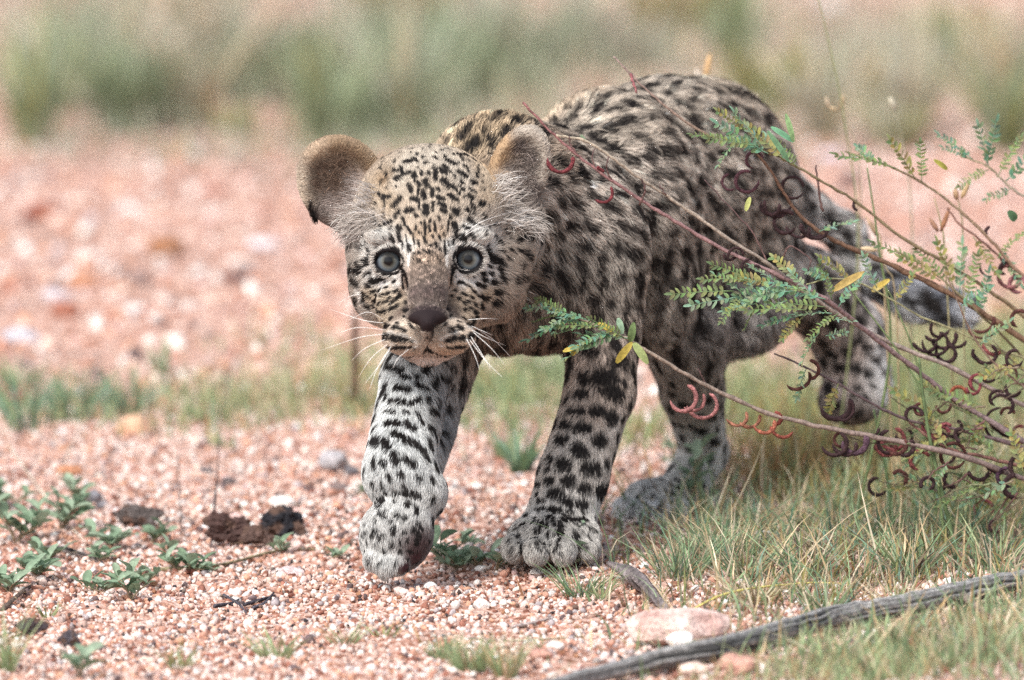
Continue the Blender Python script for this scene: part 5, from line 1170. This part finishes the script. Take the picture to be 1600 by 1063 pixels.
def patch(cx, cy, rx, ry, n, h, mix, wid=.0011, bend=.35):
    """grass rooted on the ground inside an elliptical patch"""
    u = rng.normal(0, .5, (n, 2)); px = cx+u[:, 0]*rx; py = cy+u[:, 1]*ry
    # ground hit for each (flat ground is close enough, then set on the relief)
    d = FWD[None]*FPX+np.array([[1., 0, 0]])*(px-800)[:, None]-UPV[None]*(py-531.5)[:, None]
    t = -CAM[2]/d[:, 2]; B = CAM+d*t[:, None]; B[:, 2] = gh(B[:, 0], B[:, 1])-.0005
    hh = h*rng.uniform(.35, 1.15, n)
    gap_ = py-(1063-(px-870)*.225); hh = np.where((gap_ > -8) & (gap_ < 75) & (px > 860) & (rng.random(n) < .85), hh*.42, hh)   # flattened where the branch lies
    return blades(B, hh, wid*rng.uniform(.6, 1.3, n), rng.normal(0, .45, n), rng.uniform(0, 6.28, n), gcol(n, mix), np.abs(rng.normal(0, bend, n)))
class GA:
    def __init__(s): s.V = []; s.F = []; s.C = []; s.n = 0
    def add(s, vfc): s.V.append(vfc[0]); s.F.append(vfc[1]+s.n); s.C.append(vfc[2]); s.n += len(vfc[0])
    def obj(s, name): return link(bpy.data.objects.new(name, make_mesh(name, np.vstack(s.V), np.vstack(s.F), M_GRASS, np.vstack(s.C))))
near_g = GA()
for q in ((1400,1050,380,50,900,.036,{'pale':4,'straw':3,'green':2},.0016,.6),(1150,1000,200,40,260,.03,{'green':4,'straw':4},.0014,.7),(1320,900,330,110,850,.036,{'green':4,'straw':3.5,'olive':1.5,'teal':1.5},.0015,.6),(1200,860,250,70,520,.034,{'green':5,'straw':2,'teal':2},.0015,.7),(1480,860,220,90,700,.042,{'green':5,'straw':2,'olive':2,'teal':1},.0016,.6),(1350,880,330,110,1100,.034,{'straw':6,'dead':3},.0013,1.3),(1450,1030,260,60,800,.034,{'pale':4,'straw':3.5,'rust':1,'green':2},.0016,.6),(1250,1050,200,40,420,.028,{'pale':4,'straw':3},.0016,.6),(1120,830,120,40,220,.032,{'green':5,'straw':2,'rust':1},.0014,.7),(1560,790,160,60,900,.05,{'green':4,'olive':3,'straw':2},.0016,.5),(1300,790,220,50,900,.042,{'olive':4,'rust':2,'green':3,'straw':2},.0015,.6),(1240,760,130,36,500,.045,{'rust':5,'olive':4,'straw':2},.0015,.4),(1420,750,260,40,900,.045,{'olive':5,'green':3,'straw':2,'rust':1},.0016,.5),(1580,980,120,60,400,.04,{'green':4,'straw':3},.0016,.5),(1300,870,330,120,260,.07,{'green':4,'straw':4},.0012,.9),(1350,900,350,120,1300,.018,{'dead':3,'olive':2,'rust':2},.0018,1.2)):
    near_g.add(patch(*q))
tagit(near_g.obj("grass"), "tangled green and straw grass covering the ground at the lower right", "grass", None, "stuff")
back_g = GA()
for q in ((250,650,330,35,520,.022,{'pale':4,'straw':4,'teal':1,'rust':1}),(120,640,200,30,160,.03,{'teal':3,'green':3,'pale':3}),(480,640,180,50,300,.028,{'pale':3,'straw':4}),(200,640,260,40,240,.028,{'green':4,'teal':2,'straw':2,'pale':2}),(430,640,230,46,480,.026,{'pale':5,'straw':3,'olive':2}),(60,630,90,30,90,.03,{'green':5,'teal':2}),(790,655,120,50,600,.035,{'pale':5,'green':3,'olive':2}),(760,610,150,40,500,.035,{'pale':5,'straw':2}),(1150,640,110,60,900,.035,{'pale':5,'straw':1,'olive':2}),(1000,700,100,30,200,.03,{'pale':4,'olive':3}),(1450,640,240,70,2200,.05,{'pale':4,'olive':4,'green':2,'straw':1}),(1560,560,150,60,900,.05,{'olive':3,'pale':4,'straw':2}),(1430,540,120,40,300,.04,{'pale':4,'straw':2}),(1240,690,100,30,700,.04,{'olive':4,'rust':3,'pale':2}),(480,560,150,40,120,.025,{'pale':4,'straw':3}),(560,600,80,50,200,.025,{'pale':4,'olive':3})):
    back_g.add(patch(*q, .0014))
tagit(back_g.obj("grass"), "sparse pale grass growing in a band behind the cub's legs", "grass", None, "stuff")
far_g = GA()
for q in ((650,240,360,50,420,.05,{'fpale':4,'fgreen':5}),(260,215,420,40,160,.045,{'fpale':6,'fgreen':3}),(1000,200,500,60,600,.06,{'fpale':5,'fgreen':3,'straw':2}),(1400,140,300,70,500,.07,{'fpale':6,'olive':1}),(120,60,240,120,160,.09,{'fgreen':4,'fpale':5}),(800,110,900,80,450,.05,{'fgreen':2,'fpale':5,'straw':2,'fpink':3}),(700,150,240,60,650,.07,{'fgreen':6,'fpale':3}),(620,110,260,60,420,.06,{'fgreen':5,'fpale':3}),(1250,80,500,90,1200,.05,{'olive':2,'fpale':5,'fpink':3}),(1350,170,240,25,200,.04,{'olive':3,'fpale':3}),(150,110,400,80,260,.05,{'fpale':4,'fgreen':3,'fpink':3}),(1000,-60,1600,90,2600,.08,{'fgreen':3,'fpale':5,'straw':1,'fpink':3}),(300,-20,600,60,700,.08,{'fgreen':3,'fpale':5,'fpink':4}),(1150,260,120,40,40,.04,{'fpale':2,'olive':2}),(250,245,300,30,160,.03,{'olive':1,'fpale':4}),(950,230,500,40,300,.04,{'fpale':4,'fgreen':3})):
    far_g.add(patch(*q, .0024))
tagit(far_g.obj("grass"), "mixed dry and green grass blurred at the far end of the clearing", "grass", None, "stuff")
def tuft_g(px, py, n, rad, h, mix, label, wid=.0011, group=None, lean=.35, name="grass_tuft", cat="grass tuft"):
    b0 = G(px, py); a = rng.uniform(0, 6.28, n); r_ = rad*np.sqrt(rng.random(n))*.5
    B = np.stack([np.cos(a)*r_, np.sin(a)*r_, np.zeros(n)], 1)
    V, F, C_ = blades(B, h*rng.uniform(.4, 1.1, n), wid*rng.uniform(.7, 1.3, n), np.abs(rng.normal(lean, .2, n)), a+rng.normal(0, .5, n), gcol(n, mix), np.abs(rng.normal(0, .3, n)))
    o = bpy.data.objects.new(name, make_mesh(name, V, F, M_GRASS, C_)); o.location = b0; link(o); tagit(o, label, cat, group); return o
tuft_g(735,1050,160,.022,.026,{'pale':6,'green':2,'straw':2}, "pale green bushy tuft at the bottom centre in front of the cub")
tuft_g(790,1060,110,.014,.034,{'pale':5,'straw':4}, "taller straw coloured tuft beside the bushy bottom tuft")
tuft_g(690,1030,60,.016,.018,{'pale':5,'green':2}, "small pale tuft left of the bushy bottom tuft")
tuft_g(905,935,70,.018,.028,{'green':6,'teal':2,'straw':1}, "green tuft with arching blades in front of the planted paw", lean=.7)
tuft_g(940,940,36,.01,.026,{'pale':4,'straw':2}, "thin tuft right of the arching green tuft", lean=.4)
tuft_g(540,1010,40,.02,.018,{'pale':5,'straw':2}, "faint pale green tuft at the bottom left of centre", lean=.7)
tuft_g(430,1030,34,.02,.022,{'pale':5}, "thin blurred tuft with broad pale blades, lower left", .0022, lean=.6)
tuft_g(280,1045,34,.016,.02,{'pale':4,'olive':2}, "small olive tuft at the bottom, left of the broad pale one", lean=.4)
tuft_g(12,1050,40,.012,.05,{'pale':5,'olive':2}, "upright tuft cut by the lower left corner", lean=.2)
tuft_g(812,742,50,.012,.038,{'green':6,'teal':3}, "dark green tuft standing between the forelegs, behind them", .0028, lean=.35)
tuft_g(790,715,30,.012,.028,{'green':4,'pale':3}, "paler tuft left of the dark green one between the forelegs", .0022)
tuft_g(1060,905,130,.03,.042,{'green':6,'teal':2,'straw':2}, "dense green tuft right of the planted paw, above the wood chip", lean=.55)
tuft_g(1130,890,120,.03,.044,{'green':5,'straw':3}, "tuft with crossing straw blades beside the dense green tuft", lean=.5)
tuft_g(1180,945,90,.02,.022,{'straw':6,'pale':2}, "dead whitish tuft lying just above the fallen branch", .0016, lean=1.0)
tuft_g(1400,955,70,.02,.024,{'straw':6,'pale':2}, "dry curled tuft right of the middle of the fallen branch", .0014, lean=.9)
tuft_g(1230,770,110,.02,.05,{'rust':7,'olive':2}, "rusty brown dry tuft under the orange pods", .0013, lean=.35)
tuft_g(1530,1000,110,.03,.03,{'rust':2,'straw':4,'pale':2}, "brownish tuft below the right end of the fallen branch")
tuft_g(45,672,26,.03,.045,{'green':6,'teal':3}, "dark green blurred tuft at the left edge of the grass band", .003)
tuft_g(115,660,26,.025,.05,{'green':6,'teal':3}, "dark green blurred tuft, second from the left edge", .003)
tuft_g(200,650,24,.02,.042,{'teal':5,'green':3}, "bluish green blurred tuft leaning right in the left grass band", .003, lean=.6)
tuft_g(255,585,12,.008,.032,{'green':4}, "few stray dark blades above the left grass band", .003, lean=.7)
tuft_g(560,640,34,.02,.045,{'olive':4,'pale':4}, "olive tuft touching the lifted foreleg from behind", .002)
tuft_g(470,625,50,.03,.035,{'pale':5,'straw':3}, "pale tuft in the grass band left of the lifted foreleg", .002)
FT = [(205,205,150,.055,.11,{'fgreen':6,'fgreen':2}, "dark green clump, blurred, upper left"),(85,175,130,.06,.10,{'fgreen':5,'fpale':3}, "pale green clump at the far upper left"),(140,130,110,.05,.12,{'fgreen':6,'fpale':1}, "tall slim clump behind the dark green one at upper left"),(240,185,110,.045,.07,{'olive':4,'fgreen':5}, "olive clump right of the dark green one, upper left"),(440,150,190,.075,.075,{'fgreen':7,'olive':2}, "round dark green clump above the left ear"),(395,160,90,.05,.08,{'fgreen':5,'fpale':2}, "looser clump left of the round dark green clump"),(365,212,50,.03,.03,{'olive':6}, "tiny olive clump below the round dark green clump"),(590,215,120,.10,.10,{'fgreen':5,'fgreen':5}, "dense teal clump right above the left ear"),(680,170,100,.10,.12,{'fgreen':5,'fgreen':5}, "wide teal green clump behind the cub's neck"),(540,150,130,.07,.12,{'fpale':5,'fgreen':3}, "pale arching clump above the gap between the ears"),(640,60,120,.08,.12,{'straw':5,'olive':3}, "brownish dry clump at the top above the head"),(820,120,150,.10,.09,{'fgreen':3,'fpale':4}, "grey green clump behind the shoulders"),(1060,60,110,.08,.08,{'olive':5,'rust':2}, "brown olive clump above the cub's back"),(1200,170,90,.06,.07,{'olive':6}, "olive clump behind the rump"),(1330,150,90,.07,.04,{'olive':4,'rust':3}, "dark low clump right of the rump in the distance"),(1490,110,110,.05,.08,{'olive':6,'fgreen':3}, "dark olive clump at the upper right"),(1400,230,80,.04,.05,{'fpale':4,'olive':4}, "greenish clump behind the feathery leaves"),(1560,150,80,.05,.10,{'fpale':5,'straw':3}, "pale straw clump at the upper right edge"),(970,110,110,.08,.07,{'fpale':5,'fgreen':2}, "faded clump behind the middle of the back"),(320,60,80,.06,.1,{'fpale':4,'straw':4}, "pale dry clump at the top left")]
for q in FT: tuft_g(q[0], q[1], int(q[2]*2.0), q[3], q[4], q[5], q[6], .0032, "blurred clumps of grass far behind the cub", .25, "grass_clump", "grass clump")

# dry fragments lying on the gravel
n = 420; x = rng.uniform(-.42, .14, n); y = rng.normal(.02, .22, n); B = np.stack([x, y, gh(x, y)+.0016], 1)
lt = GA(); lt.add(blades(B, rng.uniform(.0012, .004, n), np.full(n, .0011), rng.uniform(2, 5, n), rng.uniform(0, 6.28, n), gcol(n, {'straw': 3, 'dead': 3, 'rust': 1, 'fpink': 1}), np.abs(rng.normal(0, .4, n))))
tagit(lt.obj("litter"), "dry straw and leaf fragments lying on the gravel", "litter", None, "stuff")
tuft_g(600,1000,22,.014,.012,{'pale':4,'olive':1}, "tiny faint tuft below the lifted paw", lean=.7)
tuft_g(75,965,26,.012,.012,{'green':3,'olive':2}, "tiny olive tuft under the folded leaf herb", lean=.7)
tuft_g(850,1015,30,.014,.012,{'straw':4,'pale':2}, "tiny straw tuft beside the white stone at bottom centre", lean=.8)
tuft_g(345,700,30,.02,.014,{'pale':3,'straw':2}, "thin pale tuft behind the flat dark stone", .0016, lean=.6)
herb(18, 800, 12, .014, .020, "herb with round leaves at the left edge above the largest herb", 1.0, 4)
herb(130, 800, 10, .01, .018, "upright herb with paired leaves beside the dark grey rounded stone", 1.0, 3)

ST_ = [(52,225,.15,"slender pale tuft at the far left of the background"),(300,205,.14,"slender pale tuft between the two dark clumps at upper left"),(345,150,.16,"tall thin straw tuft just left of the round dark green clump"),(505,230,.13,"thin tuft rising right above the left ear"),(765,130,.15,"thin pale tuft in the green mass behind the nape"),(905,105,.12,"pale tuft just above the cub's shoulder"),(1150,110,.13,"slim straw tuft above the rump"),(1285,215,.10,"slim olive tuft between rump and hooked seed head"),(1430,205,.13,"thin tuft beside the dark olive clump at the upper right"),(1575,235,.14,"slim pale tuft at the right edge of the background"),(170,190,.16,"narrow dark tuft standing in front of the upper left clumps"),(640,215,.14,"narrow grey green tuft over the gap between the ears")]
for i_, q in enumerate(ST_): tuft_g(q[0], q[1], 70, .022, q[2], {'fpale': 5, 'straw': 2} if i_ % 3 else {'fgreen': 6, 'olive': 2}, q[3], .0045, "blurred clumps of grass far behind the cub", .18, "grass_clump", "grass clump")
n = 90; x = rng.uniform(-.40, .12, n); y = rng.normal(.0, .2, n); B = np.stack([x, y, gh(x, y)+.002], 1)
lt2 = GA(); lt2.add(blades(B, rng.uniform(.004, .009, n), np.full(n, .0010), rng.uniform(2, 4, n), rng.uniform(0, 6.28, n), gcol(n, {'straw': 3, 'dead': 4}), np.abs(rng.normal(0, .6, n))))
tagit(lt2.obj("litter"), "long dry stems scattered over the gravel", "litter", None, "stuff")

# ragged tufts breaking up the grass at the lower right
for i_, (px, py, hh, lb) in enumerate(((1095,865,.03,"ragged tuft just right of the hind paw"),(1165,905,.034,"ragged tuft above the dead whitish tuft"),(1260,900,.04,"ragged green tuft in the middle of the right hand grass"),(1340,860,.04,"ragged tuft below the dark hanging pods"),(1420,905,.042,"ragged straw mixed tuft above the middle of the fallen branch"),(1500,850,.05,"ragged tall tuft under the shrub's root tangle"),(1560,895,.04,"ragged tuft at the right edge above the fallen branch"),(1290,960,.026,"short ragged tuft touching the fallen branch from behind"),(1400,1015,.03,"ragged pale tuft in front of the fallen branch"),(1300,1045,.03,"ragged pale tuft at the bottom edge, right of centre"),(1530,1040,.034,"ragged pale tuft in the lower right corner"))):
    tuft_g(px, py, 60, .022, hh, {'green': 4, 'straw': 3, 'teal': 1, 'pale': 2, 'dead': 1}, lb, .0017, "ragged grass tufts at the lower right", .65)

tuft_g(30,610,30,.02,.03,{'green':4,'pale':3}, "blurred tuft at the left edge above the grass band", .0026, lean=.5)
tuft_g(330,650,40,.03,.024,{'pale':4,'green':2}, "low pale tuft in the middle of the left grass band", .002, lean=.6)
tuft_g(850,600,50,.03,.05,{'pale':4,'green':3}, "pale green tuft seen between chest and forelegs", .0024, lean=.4)
herb(70, 880, 12, .014, .012, "small herb squeezed between the bushy herb and the thick grey stick", .9, 4)
herb(228, 915, 10, .012, .012, "small herb right behind the open gravel herb", .9, 4)
